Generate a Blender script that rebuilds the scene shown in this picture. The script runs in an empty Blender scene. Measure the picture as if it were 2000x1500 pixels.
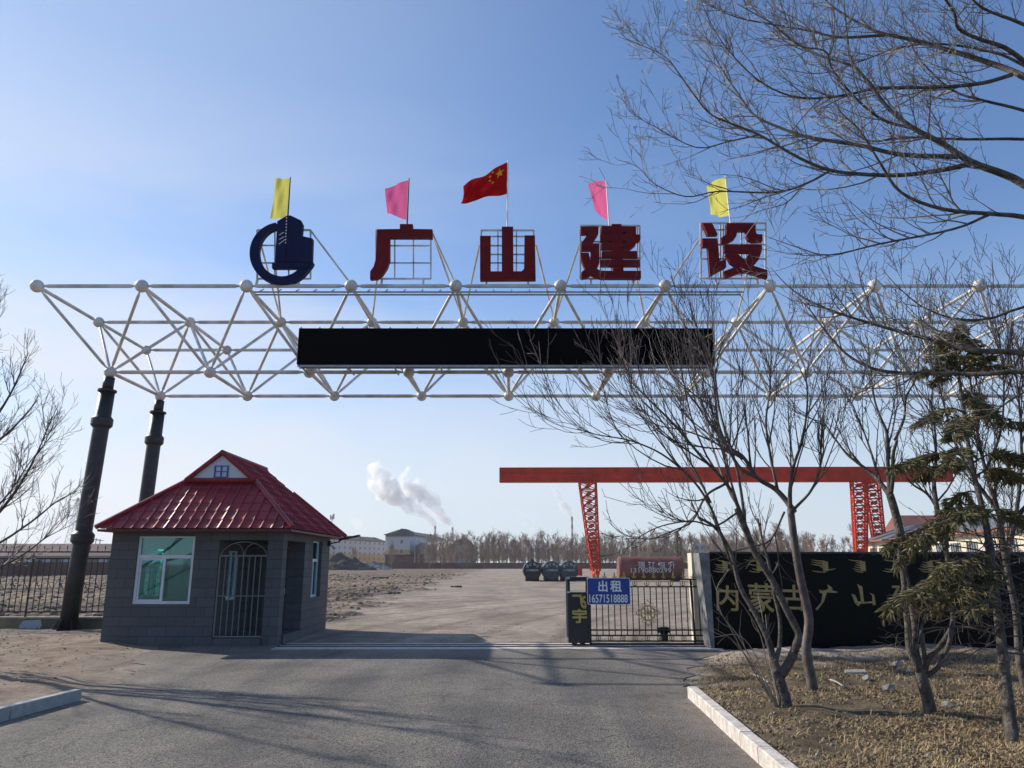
import bpy, math, random
import numpy as np
from mathutils import Vector, Matrix
from mathutils.geometry import tessellate_polygon
R = math.radians
scene = bpy.context.scene
COL = scene.collection

# ------------------------------------------------------------------ camera
F = 1480.0; CAMH = 1.7; PITCH = math.atan(352 / F)
cam_d = bpy.data.cameras.new("camera"); cam = bpy.data.objects.new("camera", cam_d); COL.objects.link(cam)
cam_d.sensor_width = 36; cam_d.lens = 36 * F / 2000; cam_d.clip_end = 9000; cam_d.clip_start = .05
cam.location = (0, 0, CAMH); cam.rotation_euler = (math.pi / 2 + PITCH, 0, 0)
scene.camera = cam
# ------------------------------------------------------------------ light
SUNV = Vector((-1.49, .78, 1.0)).normalized()            # towards the sun
ELEV = math.asin(SUNV.z); AZ = math.atan2(SUNV.x, SUNV.y)
world = bpy.data.worlds.new("World"); scene.world = world; world.use_nodes = True
wn = world.node_tree; wn.nodes.clear()
out = wn.nodes.new('ShaderNodeOutputWorld'); bg = wn.nodes.new('ShaderNodeBackground')
sky = wn.nodes.new('ShaderNodeTexSky'); sky.sky_type = 'NISHITA'; sky.sun_disc = False
sky.sun_elevation = ELEV; sky.sun_rotation = AZ; sky.altitude = 150
sky.air_density = 1.0; sky.dust_density = .3; sky.ozone_density = 3.0
bg.inputs[1].default_value = .115
# thin cirrus veil, thickest low in the sky
tc = wn.nodes.new('ShaderNodeTexCoord'); mp = wn.nodes.new('ShaderNodeMapping')
mp.inputs['Rotation'].default_value = (0, R(18), R(-30)); mp.inputs['Scale'].default_value = (1.2, 3.2, 5.0)
nz = wn.nodes.new('ShaderNodeTexNoise'); nz.inputs['Scale'].default_value = 1.3; nz.inputs['Detail'].default_value = 5
nz.inputs['Roughness'].default_value = .5; nz.inputs['Distortion'].default_value = .5
cr = wn.nodes.new('ShaderNodeValToRGB'); cr.color_ramp.elements[0].position = .40; cr.color_ramp.elements[1].position = .66
sx = wn.nodes.new('ShaderNodeSeparateXYZ')
el = wn.nodes.new('ShaderNodeMapRange'); el.inputs['From Min'].default_value = .56; el.inputs['From Max'].default_value = .22
az_ = wn.nodes.new('ShaderNodeMapRange'); az_.inputs['From Min'].default_value = .35; az_.inputs['From Max'].default_value = -.55
mu = wn.nodes.new('ShaderNodeMath'); mu.operation = 'MULTIPLY'
mu2 = wn.nodes.new('ShaderNodeMath'); mu2.operation = 'MULTIPLY'
mu3 = wn.nodes.new('ShaderNodeMath'); mu3.operation = 'MULTIPLY'; mu3.inputs[1].default_value = .95
mxs = wn.nodes.new('ShaderNodeMixRGB'); mxs.inputs['Color2'].default_value = (6.2, 6.4, 6.8, 1)
L = wn.links.new
L(tc.outputs['Generated'], mp.inputs[0]); L(mp.outputs[0], nz.inputs[0]); L(nz.outputs[0], cr.inputs[0])
L(tc.outputs['Generated'], sx.inputs[0]); L(sx.outputs[2], el.inputs[0]); L(sx.outputs[0], az_.inputs[0])
L(cr.outputs[0], mu.inputs[0]); L(el.outputs[0], mu.inputs[1]); L(mu.outputs[0], mu2.inputs[0]); L(az_.outputs[0], mu2.inputs[1])
L(mu2.outputs[0], mu3.inputs[0]); L(mu3.outputs[0], mxs.inputs[0])
hz = wn.nodes.new('ShaderNodeMapRange'); hz.interpolation_type = 'SMOOTHSTEP'
hz.inputs['From Min'].default_value = .41; hz.inputs['From Max'].default_value = -.02; hz.inputs['To Max'].default_value = .88
hs = wn.nodes.new('ShaderNodeVectorMath'); hs.operation = 'DOT_PRODUCT'; hs.inputs[1].default_value = SUNV
hr = wn.nodes.new('ShaderNodeMapRange'); hr.interpolation_type = 'SMOOTHSTEP'; hr.inputs['From Min'].default_value = .45; hr.inputs['From Max'].default_value = .98; hr.inputs['To Max'].default_value = .30
hm = wn.nodes.new('ShaderNodeMath'); hm.operation = 'MAXIMUM'
hx = wn.nodes.new('ShaderNodeMixRGB'); hx.inputs['Color2'].default_value = (5.3, 6.0, 6.5, 1)
tint = wn.nodes.new('ShaderNodeMixRGB'); tint.blend_type = 'MULTIPLY'; tint.inputs[0].default_value = 1; tint.inputs['Color2'].default_value = (.84, 1.07, 1.30, 1)
L(tc.outputs['Generated'], hs.inputs[0]); L(hs.outputs['Value'], hr.inputs[0]); L(sx.outputs[2], hz.inputs[0]); L(hr.outputs[0], hm.inputs[1])
hf = wn.nodes.new('ShaderNodeMapRange'); hf.interpolation_type = 'SMOOTHSTEP'; hf.inputs['From Min'].default_value = -.25; hf.inputs['From Max'].default_value = .65; hf.inputs['To Min'].default_value = .12
hq = wn.nodes.new('ShaderNodeMath'); hq.operation = 'MULTIPLY'; L(sx.outputs[1], hf.inputs[0]); L(hf.outputs[0], hq.inputs[0]); L(hz.outputs[0], hq.inputs[1]); L(hq.outputs[0], hm.inputs[0])
L(sky.outputs[0], tint.inputs[1]); L(tint.outputs[0], hx.inputs[1]); L(hm.outputs[0], hx.inputs[0]); L(hx.outputs[0], mxs.inputs[1])
L(mxs.outputs[0], bg.inputs[0]); L(bg.outputs[0], out.inputs[0])
sun_d = bpy.data.lights.new("sun", 'SUN'); sun = bpy.data.objects.new("sun", sun_d); COL.objects.link(sun)
sun_d.energy = 5.0; sun_d.angle = R(.53); sun_d.color = (1, .93, .82)
sun.rotation_euler = SUNV.to_track_quat('Z', 'Y').to_euler()
scene.view_settings.view_transform = 'Standard'; scene.view_settings.look = 'None'
scene.view_settings.exposure = 0.15; scene.view_settings.gamma = 1
scene.cycles.max_bounces = 6; scene.cycles.transparent_max_bounces = 12; scene.cycles.volume_step_rate = .35
scene.cycles.volume_bounces = 5

# ------------------------------------------------------------------ helpers
_c, _s = math.cos(PITCH), math.sin(PITCH)
def ray(x, y):
    u = (x - 1000) / F; v = (750 - y) / F
    return Vector((u, _c - v * _s, _s + v * _c))
def P(x, y, Y):
    r = ray(x, y); t = Y / r.y
    return Vector((r.x * t, Y, CAMH + r.z * t))
def G(x, y, z=0.0):
    r = ray(x, y); t = (z - CAMH) / r.z
    return Vector((r.x * t, r.y * t, z))

def tag(o, label=None, cat=None, group=None, kind=None):
    if label: o['label'] = label
    if cat: o['category'] = cat
    if group: o['group'] = group
    if kind: o['kind'] = kind
    return o
def thing(name, label, cat, loc=(0, 0, 0), group=None):
    o = bpy.data.objects.new(name, None); COL.objects.link(o); o.location = loc; o.empty_display_size = .2
    return tag(o, label, cat, group)
def world_loc(o):
    v = Vector((0, 0, 0))
    while o: v += Vector(o.location); o = o.parent
    return v
def dup(o, parent=None, loc=None):
    c = o.copy(); COL.objects.link(c); c.parent = parent
    if loc is not None: c.location = loc
    for ch in list(o.children): dup(ch, c)
    return c

class MB:
    def __init__(s): s.v = []; s.f = []; s.m = []; s.cur = 0
    def add(s, vs, fs):
        b = len(s.v); s.v.extend([tuple(p) for p in vs]); s.f.extend([tuple(i + b for i in f) for f in fs]); s.m.extend([s.cur] * len(fs))
        return s
    def box(s, a, b):
        x0, y0, z0 = a; x1, y1, z1 = b
        x0, x1 = min(x0, x1), max(x0, x1); y0, y1 = min(y0, y1), max(y0, y1); z0, z1 = min(z0, z1), max(z0, z1)
        return s.add([(x0, y0, z0), (x1, y0, z0), (x1, y1, z0), (x0, y1, z0), (x0, y0, z1), (x1, y0, z1), (x1, y1, z1), (x0, y1, z1)],
                     [(0, 3, 2, 1), (4, 5, 6, 7), (0, 1, 5, 4), (1, 2, 6, 5), (2, 3, 7, 6), (3, 0, 4, 7)])
    def hexa(s, p):   # 8 corners: bottom 4, top 4
        return s.add(p, [(0, 3, 2, 1), (4, 5, 6, 7), (0, 1, 5, 4), (1, 2, 6, 5), (2, 3, 7, 6), (3, 0, 4, 7)])
    def bar(s, a, b, w, h=None):
        a = Vector(a); b = Vector(b); h = h or w; d = (b - a).normalized()
        up = Vector((0, 0, 1)) if abs(d.z) < .95 else Vector((0, 1, 0))
        x = d.cross(up).normalized() * w / 2; y = x.cross(d).normalized() * h / 2
        return s.hexa([a - x - y, a + x - y, b + x - y, b - x - y, a - x + y, a + x + y, b + x + y, b - x + y])
    def tube(s, pts, rad, n=8, cap=True):
        pts = [Vector(p) for p in pts]
        if not isinstance(rad, (list, tuple)): rad = [rad] * len(pts)
        vs = []; fs = []; m = len(pts)
        d0 = (pts[-1] - pts[0])
        ref = Vector((0, 0, 1)) if abs(d0.z) < .8 * d0.length else Vector((0, 1, 0))
        for i, p in enumerate(pts):
            t = (pts[min(i + 1, m - 1)] - pts[max(i - 1, 0)])
            if t.length < 1e-9: t = Vector((0, 0, 1))
            t.normalize(); x = t.cross(ref)
            if x.length < 1e-3: x = t.cross(Vector((1, 0, 0)))
            x.normalize(); y = t.cross(x); ref = -y if False else ref
            for k in range(n):
                a = 2 * math.pi * k / n; vs.append(p + (x * math.cos(a) + y * math.sin(a)) * rad[i])
        for i in range(m - 1):
            for k in range(n):
                k2 = (k + 1) % n; fs.append((i * n + k, i * n + k2, (i + 1) * n + k2, (i + 1) * n + k))
        if cap: fs.append(tuple(range(n))[::-1]); fs.append(tuple((m - 1) * n + k for k in range(n)))
        return s.add(vs, fs)
    def sphere(s, c, r, n=16, m=10, sq=(1, 1, 1)):
        c = Vector(c); vs = [c + Vector((0, 0, -r * sq[2]))]; fs = []
        for j in range(1, m):
            ph = -math.pi / 2 + math.pi * j / m
            for k in range(n):
                a = 2 * math.pi * k / n
                vs.append(c + Vector((math.cos(ph) * math.cos(a) * r * sq[0], math.cos(ph) * math.sin(a) * r * sq[1], math.sin(ph) * r * sq[2])))
        vs.append(c + Vector((0, 0, r * sq[2])))
        for k in range(n): fs.append((0, 1 + (k + 1) % n, 1 + k))
        for j in range(m - 2):
            for k in range(n):
                a = 1 + j * n + k; b = 1 + j * n + (k + 1) % n; fs.append((a, b, b + n, a + n))
        t = len(vs) - 1
        for k in range(n): fs.append((t, 1 + (m - 2) * n + k, 1 + (m - 2) * n + (k + 1) % n))
        return s.add(vs, fs)
    def prism(s, pts, off):      # pts: 3D planar outline, off: Vector of extrusion
        pts = [Vector(p) for p in pts]; off = Vector(off); n = len(pts)
        tri = tessellate_polygon([pts])
        nr = Vector((0, 0, 0))
        for i in range(n): nr += pts[i].cross(pts[(i + 1) % n])
        same = nr.dot(off) > 0
        fs = []
        for t in tri:
            tn = (pts[t[1]] - pts[t[0]]).cross(pts[t[2]] - pts[t[0]])
            t2 = t if tn.dot(off) > 0 else t[::-1]
            fs.append(tuple(i + n for i in t2)); fs.append(tuple(t2[::-1]))
        for i in range(n):
            j = (i + 1) % n
            fs.append((i, j, j + n, i + n) if same else (j, i, i + n, j + n))
        return s.add(pts + [p + off for p in pts], fs)
    def build(s, name, mat, parent=None, loc=None, smooth=False, **kw):
        me = bpy.data.meshes.new(name)
        o = bpy.data.objects.new(name, me); COL.objects.link(o)
        if parent is not None: org = world_loc(parent); o.parent = parent
        else: org = Vector(loc) if loc is not None else Vector((0, 0, 0)); o.location = org
        ox, oy, oz = org
        me.from_pydata([(x - ox, y - oy, z - oz) for x, y, z in s.v], [], s.f)
        for mm in (mat if isinstance(mat, (list, tuple)) else [mat]): me.materials.append(mm)
        if isinstance(mat, (list, tuple)): me.polygons.foreach_set('material_index', s.m)
        if smooth: me.polygons.foreach_set('use_smooth', [True] * len(me.polygons))
        me.update()
        tag(o, **kw)
        return o

def text_geo(body, w, h, depth=.02, bold=0.0):
    """centred text geometry in its own x (right) / y (up) / z (towards the reader) frame scaled to w x h"""
    c = bpy.data.curves.new("lettering", 'FONT'); c.body = body; c.extrude = .02; c.offset = bold; c.resolution_u = 3
    o = bpy.data.objects.new("lettering", c); COL.objects.link(o); bpy.context.view_layer.update()
    me = bpy.data.meshes.new_from_object(o.evaluated_get(bpy.context.evaluated_depsgraph_get()))
    co = np.array([v.co[:] for v in me.vertices]); fs = [tuple(p.vertices) for p in me.polygons]
    bpy.data.objects.remove(o); bpy.data.curves.remove(c); bpy.data.meshes.remove(me)
    mn, mx = co.min(0), co.max(0); ct = (mn + mx) / 2
    co = (co - ct) / (mx - mn) * np.array([w, h, depth])
    return co, fs
def text_on(mb, body, center, w, h, right=(1, 0, 0), up=(0, 0, 1), depth=.012, bold=0.0):
    b = bold * h * .9
    co, fs = text_geo(body, w - 2 * b, h - 2 * b, depth)
    r = Vector(right).normalized(); u = Vector(up).normalized(); n = r.cross(u)
    for k, (du, dv) in enumerate([(0, 0)] + ([(-b, -b), (b, -b), (-b, b), (b, b)] if bold else [])):
        c = Vector(center) + r * du + u * dv + n * .0007 * k
        mb.add([c + r * float(p[0]) + u * float(p[1]) + n * float(p[2]) for p in co], fs)

# ------------------------------------------------------------------ materials
def mat(name, color, rough=.7, metal=0.0, noise=0.0, nscale=5.0, bump=0.0, bscale=40.0, spec=.5, color2=None, detail=4):
    m = bpy.data.materials.new(name); m.use_nodes = True; nt = m.node_tree; b = nt.nodes['Principled BSDF']
    b.inputs['Base Color'].default_value = (*color, 1); b.inputs['Roughness'].default_value = rough
    b.inputs['Metallic'].default_value = metal; b.inputs['Specular IOR Level'].default_value = spec
    tcn = nt.nodes.new('ShaderNodeTexCoord')
    if noise or color2:
        n = nt.nodes.new('ShaderNodeTexNoise'); n.inputs['Scale'].default_value = nscale; n.inputs['Detail'].default_value = detail
        r = nt.nodes.new('ShaderNodeValToRGB'); r.color_ramp.elements[0].position = .35; r.color_ramp.elements[1].position = .65
        c2 = color2 or tuple(min(1, c * (1 + noise)) for c in color); c1 = color if color2 else tuple(c * (1 - noise) for c in color)
        r.color_ramp.elements[0].color = (*c1, 1); r.color_ramp.elements[1].color = (*c2, 1)
        nt.links.new(tcn.outputs['Object'], n.inputs['Vector']); nt.links.new(n.outputs[0], r.inputs[0]); nt.links.new(r.outputs[0], b.inputs['Base Color'])
    if bump:
        n = nt.nodes.new('ShaderNodeTexNoise'); n.inputs['Scale'].default_value = bscale; n.inputs['Detail'].default_value = 5
        bp = nt.nodes.new('ShaderNodeBump'); bp.inputs['Strength'].default_value = bump; bp.inputs['Distance'].default_value = .02
        nt.links.new(tcn.outputs['Object'], n.inputs['Vector']); nt.links.new(n.outputs[0], bp.inputs['Height']); nt.links.new(bp.outputs[0], b.inputs['Normal'])
    return m

M_white = mat("white_enamel_paint", (.62, .59, .53), .42, noise=.24, nscale=2.2, bump=.05)
M_dgrey = mat("charcoal_column_paint", (.02, .021, .024), .5, noise=.35, nscale=4, bump=.15, bscale=25)
M_signred = mat("dark_red_sign_enamel", (.15, .005, .009), .6, spec=.15, noise=.18, nscale=6, bump=.08)
M_signblue = mat("navy_sign_enamel", (.004, .009, .05), .6, spec=.15, noise=.2, nscale=6, bump=.05)
M_led = mat("black_display_face", (.0015, .0015, .002), .85, spec=.03)
M_steel = mat("grey_steel", (.33, .34, .35), .5, noise=.15, nscale=5)
M_black = mat("black_gate_paint", (.012, .011, .012), .42, noise=.25, nscale=8)
M_iron = mat("maroon_iron_paint", (.028, .010, .012), .5, noise=.3, nscale=10)
M_gold = mat("tarnished_gold_paint", (.36, .25, .08), .45, noise=.2, nscale=12, metal=.25)
M_goldl = mat("pale_gold_lettering", (.40, .275, .11), .8, noise=.15, nscale=12)
M_bluesign = mat("blue_reflective_sheet", (.008, .045, .27), .35, noise=.08, nscale=3)
M_signwhite = mat("white_sign_lettering", (.78, .79, .8), .5)
M_cranered = mat("crane_red_paint", (.50, .038, .014), .55, spec=.25, noise=.2, nscale=.8, bump=.03)
M_tankred = mat("rusty_red_tank_paint", (.16, .045, .035), .55, noise=.35, nscale=1.5, color2=(.24, .085, .06))
M_tankblk = mat("black_tank_paint", (.012, .013, .015), .45, noise=.3, nscale=2)
M_tankgrey = mat("dark_grey_tank_paint", (.045, .052, .06), .45, noise=.25, nscale=2)
M_tanktop = mat("faded_tank_flank", (.3, .32, .32), .5, noise=.2, nscale=3)
M_alu = mat("white_window_profile", (.62, .64, .66), .4, noise=.05)
M_door = mat("dark_door_paint", (.05, .055, .06), .5, noise=.2)
M_inner = mat("plastered_interior", (.72, .73, .72), .8, noise=.1, nscale=2)
M_conc = mat("weathered_concrete", (.30, .29, .27), .85, noise=.25, nscale=6, bump=.3, bscale=30)
M_kerb = mat("pale_kerb_concrete", (.58, .52, .46), .85, noise=.22, nscale=9, bump=.35, bscale=45)
M_kerbg = mat("grey_kerb_concrete", (.36, .355, .34), .85, noise=.15, nscale=9, bump=.35, bscale=45)
M_track = mat("pinkish_track_concrete", (.52, .45, .41), .85, noise=.18, nscale=7, bump=.3, bscale=30)
M_cream = mat("cream_plaster", (.66, .58, .44), .8, noise=.1, nscale=5)
M_yellowwall = mat("stained_yellow_wall", (.11, .095, .075), .9, nscale=1.7, color2=(.27, .21, .12), bump=.3, bscale=20)
M_bark = mat("grey_brown_bark", (.045, .035, .028), .85, nscale=14, color2=(.13, .108, .088), bump=1.0, bscale=45)
M_bark2 = mat("pale_twig_bark", (.15, .125, .10), .6, nscale=7, color2=(.24, .205, .17), bump=.3, bscale=80)
M_bark3 = mat("red_brown_twig_bark", (.05, .034, .03), .6, nscale=9, color2=(.13, .095, .08), bump=.3, bscale=80)
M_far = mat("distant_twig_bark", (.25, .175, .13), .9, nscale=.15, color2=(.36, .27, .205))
M_needle = mat("olive_spruce_needles", (.065, .062, .02), .6, nscale=4, color2=(.19, .155, .06))
M_brickwall = mat("dull_red_brick_wall", (.10, .05, .045), .9, nscale=.3, color2=(.16, .085, .07))
M_soilheap = mat("dark_soil_heap", (.045, .042, .042), .95, noise=.3, nscale=.8, bump=.5, bscale=3)
M_rock = mat("broken_stone", (.22, .2, .18), .9, noise=.35, nscale=7, bump=.5, bscale=30)
M_paper = mat("litter_scrap", (.34, .32, .29), .8, noise=.2, nscale=7)
M_smokebrick = mat("chimney_concrete", (.34, .33, .33), .9)
M_chimred = mat("chimney_red_band", (.22, .07, .06), .9)

def glass(name, col, refl=.15):
    m = bpy.data.materials.new(name); m.use_nodes = True; nt = m.node_tree; nt.nodes.clear()
    o = nt.nodes.new('ShaderNodeOutputMaterial'); mx = nt.nodes.new('ShaderNodeMixShader'); mx.inputs[0].default_value = refl
    t = nt.nodes.new('ShaderNodeBsdfTransparent'); t.inputs[0].default_value = (*col, 1)
    g = nt.nodes.new('ShaderNodeBsdfGlossy'); g.inputs['Roughness'].default_value = .03; g.inputs['Color'].default_value = (.65, .9, .95, 1)
    nt.links.new(t.outputs[0], mx.inputs[1]); nt.links.new(g.outputs[0], mx.inputs[2]); nt.links.new(mx.outputs[0], o.inputs[0])
    return m
M_teal = glass("teal_tinted_glass", (.50, .84, .84), .10)
def dark_glass(name, c=(.04, .06, .07)): return mat(name, c, .12, spec=.6)
M_farwin = dark_glass("distant_window_glass", (.06, .075, .09))

def cloth(name, col, trans=.45):
    m = bpy.data.materials.new(name); m.use_nodes = True; nt = m.node_tree; nt.nodes.clear()
    o = nt.nodes.new('ShaderNodeOutputMaterial'); mx = nt.nodes.new('ShaderNodeMixShader'); mx.inputs[0].default_value = trans
    tcn = nt.nodes.new('ShaderNodeTexCoord'); n = nt.nodes.new('ShaderNodeTexNoise'); n.inputs['Scale'].default_value = 3.5; n.inputs['Detail'].default_value = 4; n.inputs['Distortion'].default_value = 1
    r = nt.nodes.new('ShaderNodeValToRGB'); r.color_ramp.elements[0].color = (*[c * .93 for c in col], 1); r.color_ramp.elements[1].color = (*col, 1)
    nt.links.new(tcn.outputs['Object'], n.inputs[0]); nt.links.new(n.outputs[0], r.inputs[0])
    bp = nt.nodes.new('ShaderNodeBump'); bp.inputs['Strength'].default_value = .12; bp.inputs['Distance'].default_value = .03; nt.links.new(n.outputs[0], bp.inputs['Height'])
    d = nt.nodes.new('ShaderNodeBsdfDiffuse'); t = nt.nodes.new('ShaderNodeBsdfTranslucent')
    for x in (d, t): nt.links.new(r.outputs[0], x.inputs[0]); nt.links.new(bp.outputs[0], x.inputs['Normal'])
    nt.links.new(d.outputs[0], mx.inputs[1]); nt.links.new(t.outputs[0], mx.inputs[2]); nt.links.new(mx.outputs[0], o.inputs[0])
    return m
M_fy = cloth("yellow_flag_cloth", (.80, .74, .16)); M_fp = cloth("pink_flag_cloth", (.85, .16, .36)); M_fr = cloth("red_flag_cloth", (.36, .006, .008), .4)
M_star = cloth("yellow_star_cloth", (.85, .65, .03))

def block_mat():
    m = bpy.data.materials.new("dark_grey_split_block"); m.use_nodes = True; nt = m.node_tree; b = nt.nodes['Principled BSDF']; N = nt.nodes.new; LL = nt.links.new
    b.inputs['Roughness'].default_value = .75
    g = N('ShaderNodeNewGeometry'); s = N('ShaderNodeSeparateXYZ'); a = N('ShaderNodeMath'); a.operation = 'ADD'; c = N('ShaderNodeCombineXYZ')
    LL(g.outputs['Position'], s.inputs[0]); LL(s.outputs[0], a.inputs[0]); LL(s.outputs[1], a.inputs[1]); LL(a.outputs[0], c.inputs[0]); LL(s.outputs[2], c.inputs[1])
    br = N('ShaderNodeTexBrick'); br.inputs['Scale'].default_value = 1; br.inputs['Brick Width'].default_value = .40; br.inputs['Row Height'].default_value = .20
    br.inputs['Mortar Size'].default_value = .008; br.inputs['Mortar Smooth'].default_value = .3; br.inputs['Color1'].default_value = (.078, .080, .086, 1); br.inputs['Color2'].default_value = (.098, .10, .107, 1)
    br.inputs['Mortar'].default_value = (.055, .056, .062, 1); LL(c.outputs[0], br.inputs['Vector'])
    n = N('ShaderNodeTexNoise'); n.inputs['Scale'].default_value = 14; n.inputs['Detail'].default_value = 6; LL(g.outputs['Position'], n.inputs[0])
    n2 = N('ShaderNodeTexNoise'); n2.inputs['Scale'].default_value = 1.6; n2.inputs['Detail'].default_value = 4; LL(g.outputs['Position'], n2.inputs[0])
    r2 = N('ShaderNodeValToRGB'); r2.color_ramp.elements[0].color = (.75, .74, .72, 1); r2.color_ramp.elements[1].color = (1.15, 1.15, 1.15, 1); LL(n2.outputs[0], r2.inputs[0])
    mx = N('ShaderNodeMixRGB'); mx.blend_type = 'MULTIPLY'; mx.inputs[0].default_value = 1; LL(br.outputs[0], mx.inputs[1]); LL(r2.outputs[0], mx.inputs[2]); LL(mx.outputs[0], b.inputs['Base Color'])
    iv = N('ShaderNodeMath'); iv.operation = 'MULTIPLY_ADD'; iv.inputs[1].default_value = -.8; LL(br.outputs['Fac'], iv.inputs[0]); LL(n.outputs[0], iv.inputs[2])
    bp = N('ShaderNodeBump'); bp.inputs['Strength'].default_value = .8; bp.inputs['Distance'].default_value = .018; LL(iv.outputs[0], bp.inputs['Height']); LL(bp.outputs[0], b.inputs['Normal'])
    return m
M_block = block_mat()
M_roof = mat("dark_red_tile_sheet", (.27, .014, .020), .44, noise=.25, nscale=3, bump=.04)

def marble():
    m = mat("black_polished_stone", (.0022, .0022, .0028), .32, noise=.3, nscale=3, spec=.10); return m
M_stone = marble()

# ------------------------------------------------------------------ numpy noise
rng = np.random.default_rng(7); random.seed(7)
_tab = rng.random((256, 256))
def vnoise(x, y):
    x = np.asarray(x, float); y = np.asarray(y, float)
    xi = np.floor(x).astype(int); yi = np.floor(y).astype(int); fx = x - xi; fy = y - yi
    fx = fx * fx * (3 - 2 * fx); fy = fy * fy * (3 - 2 * fy)
    a = _tab[xi & 255, yi & 255]; b = _tab[(xi + 1) & 255, yi & 255]; c = _tab[xi & 255, (yi + 1) & 255]; d = _tab[(xi + 1) & 255, (yi + 1) & 255]
    return (a * (1 - fx) + b * fx) * (1 - fy) + (c * (1 - fx) + d * fx) * fy - .5
def fbm(x, y, o=4):
    t = 0
    for i in range(o): t = t + vnoise(x * 2 ** i + 17 * i, y * 2 ** i + 5 * i) / 2 ** i
    return t
def sstep(a, b, x):
    t = np.clip((x - a) / (b - a), 0, 1); return t * t * (3 - 2 * t)

# right kerb line and left kerb line on the ground
KR0 = G(1343, 1364); KR1 = G(1490, 1500)
KL0 = G(158, 1369); KL1 = G(7, 1410)
def kerb_x(y):
    return KR1.x + (KR0.x - KR1.x) * (y - KR1.y) / (KR0.y - KR1.y)
def kerbl_x(y):
    return KL1.x + (KL0.x - KL1.x) * (y - KL1.y) / (KL0.y - KL1.y)
# asphalt outline
def road_half(y):
    """left and right edge of asphalt at depth y (numpy)"""
    y = np.asarray(y, float)
    xl = np.where(y < KL0.y, kerbl_x(np.minimum(y, KL0.y)) + .02, np.interp(y, [KL0.y, 12.2, 13.6, 15.2, 16.6, 17], [KL0.x, -5.9, -6.3, -7.3, -7.4, -6.6]))
    xr = np.where(y < KR0.y, kerb_x(np.minimum(y, KR0.y)) - .0, np.interp(y, [KR0.y, 12.4, 13.2, 14.5, 15.5, 16.6], [KR0.x, 2.75, 3.0, 3.4, 3.9, 4.3]))
    return xl, xr
def height(x, y):
    x = np.asarray(x, float); y = np.asarray(y, float)
    xl, xr = road_half(np.clip(y, 2, 16.6))
    h = fbm(x * .8, y * .8) * .04
    # right bank with trees
    dr = x - xr
    mr = sstep(0.0, .9, dr) * sstep(16.3, 15.6, y) * sstep(-3, 3, y)
    bank = .08 + .04 * sstep(.5, 2.2, dr) + fbm(x * 1.3 + 9, y * 1.3, 5) * .11 + .05 * np.exp(-((y - 14.4) / .9) ** 2)
    flat = np.where((y < 16.9) & (y > -1), 0.0, 1.0)
    out_ = np.where(dr > 0, mr * bank, 0.0)
    # behind the kerb the soil is just under the kerb top
    out_ = np.where((dr > .1) & (y < KR0.y + .6), np.maximum(out_, .07 * sstep(KR0.y + .6, KR0.y - .2, y)), out_)
    dl = xl - x
    ml = sstep(0, 1.4, dl) * sstep(24, 18.6, y)
    lb = .07 + fbm(x * 1.5, y * 1.5 + 30, 5) * .07 + .05 * sstep(16, 19, y)
    out_ = np.where(dl > 0, ml * lb, out_)
    # yard and fields beyond
    far = sstep(17.3, 21, y)
    out_ = out_ + far * h * .8
    fb = field_mask(x, y)
    out_ = out_ + fb * (.10 * np.sin(y * 3.1 + x * .22 + 3 * vnoise(x * .2, y * .2)) + .16 * fbm(x * .9, y * 1.6, 4)) * sstep(400, 120, y)
    inroad = (x > xl) & (x < xr) & (y < 17.3)
    out_ = np.where(inroad, -.004, out_)
    # under booth and the wall strip stay calm
    return out_
def field_mask(x, y):
    bx = np.interp(y, [21, 27.5, 42.6, 81, 266, 450], [-5.0, -5.2, -5.6, -6.3, -7.5, -10])
    return sstep(-.2, 2.0 , (bx - x) / (1 + .012 * np.maximum(y, 0)) + fbm(x * .5, y * .4) * 2.2) * sstep(20, 25, y) * sstep(460, 430, y)

def axis(lo, hi, step0, grow, lim):
    pos = [0.0]
    while pos[-1] < hi: pos.append(pos[-1] + max(step0, grow * (pos[-1] - lim) + step0 if pos[-1] > lim else step0))
    return pos
xp = axis(0, 4000, .12, .05, 9); xs = np.array([-v for v in xp[:0:-1]] + xp)
ys = np.array([-2500, -900, -300, -100, -40, -15, -6, -2, 1] + [3 + v for v in axis(0, 5000, .11, .018, 15)])
X, Y = np.meshgrid(xs, ys)
Z = height(X, Y)
nx, ny = len(xs), len(ys)
me = bpy.data.meshes.new("ground")
co = np.stack([X, Y, Z], -1).reshape(-1, 3)
i = np.arange((ny - 1) * (nx - 1)); r_ = i // (nx - 1); c_ = i % (nx - 1); a = r_ * nx + c_
quads = np.stack([a, a + 1, a + 1 + nx, a + nx], -1)
me.vertices.add(len(co)); me.vertices.foreach_set('co', co.ravel())
me.loops.add(quads.size); me.loops.foreach_set('vertex_index', quads.ravel())
me.polygons.add(len(quads)); me.polygons.foreach_set('loop_start', np.arange(len(quads)) * 4); me.polygons.foreach_set('loop_total', np.full(len(quads), 4))
me.update(calc_edges=True); me.polygons.foreach_set('use_smooth', np.ones(len(quads), bool))
def attr(name, arr):
    at_ = me.attributes.new(name, 'FLOAT', 'POINT'); at_.data.foreach_set('value', arr.ravel().astype(np.float32))
xl, xr = road_half(np.clip(Y, 2, 16.6))
attr("field", field_mask(X, Y))
grass = sstep(.0, .5, X - xr + fbm(X * 2, Y * 2) * .5) * sstep(14.3, 13.2, Y + fbm(X, Y) * 1.5) * (Y > -5)
attr("grass", grass)
attr("redsoil", sstep(.1, 1.0, xl - X + fbm(X * 2, Y * 2)) * sstep(19.5, 17.5, Y))
ground = bpy.data.objects.new("ground", me); COL.objects.link(ground); tag(ground, kind='structure')

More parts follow.
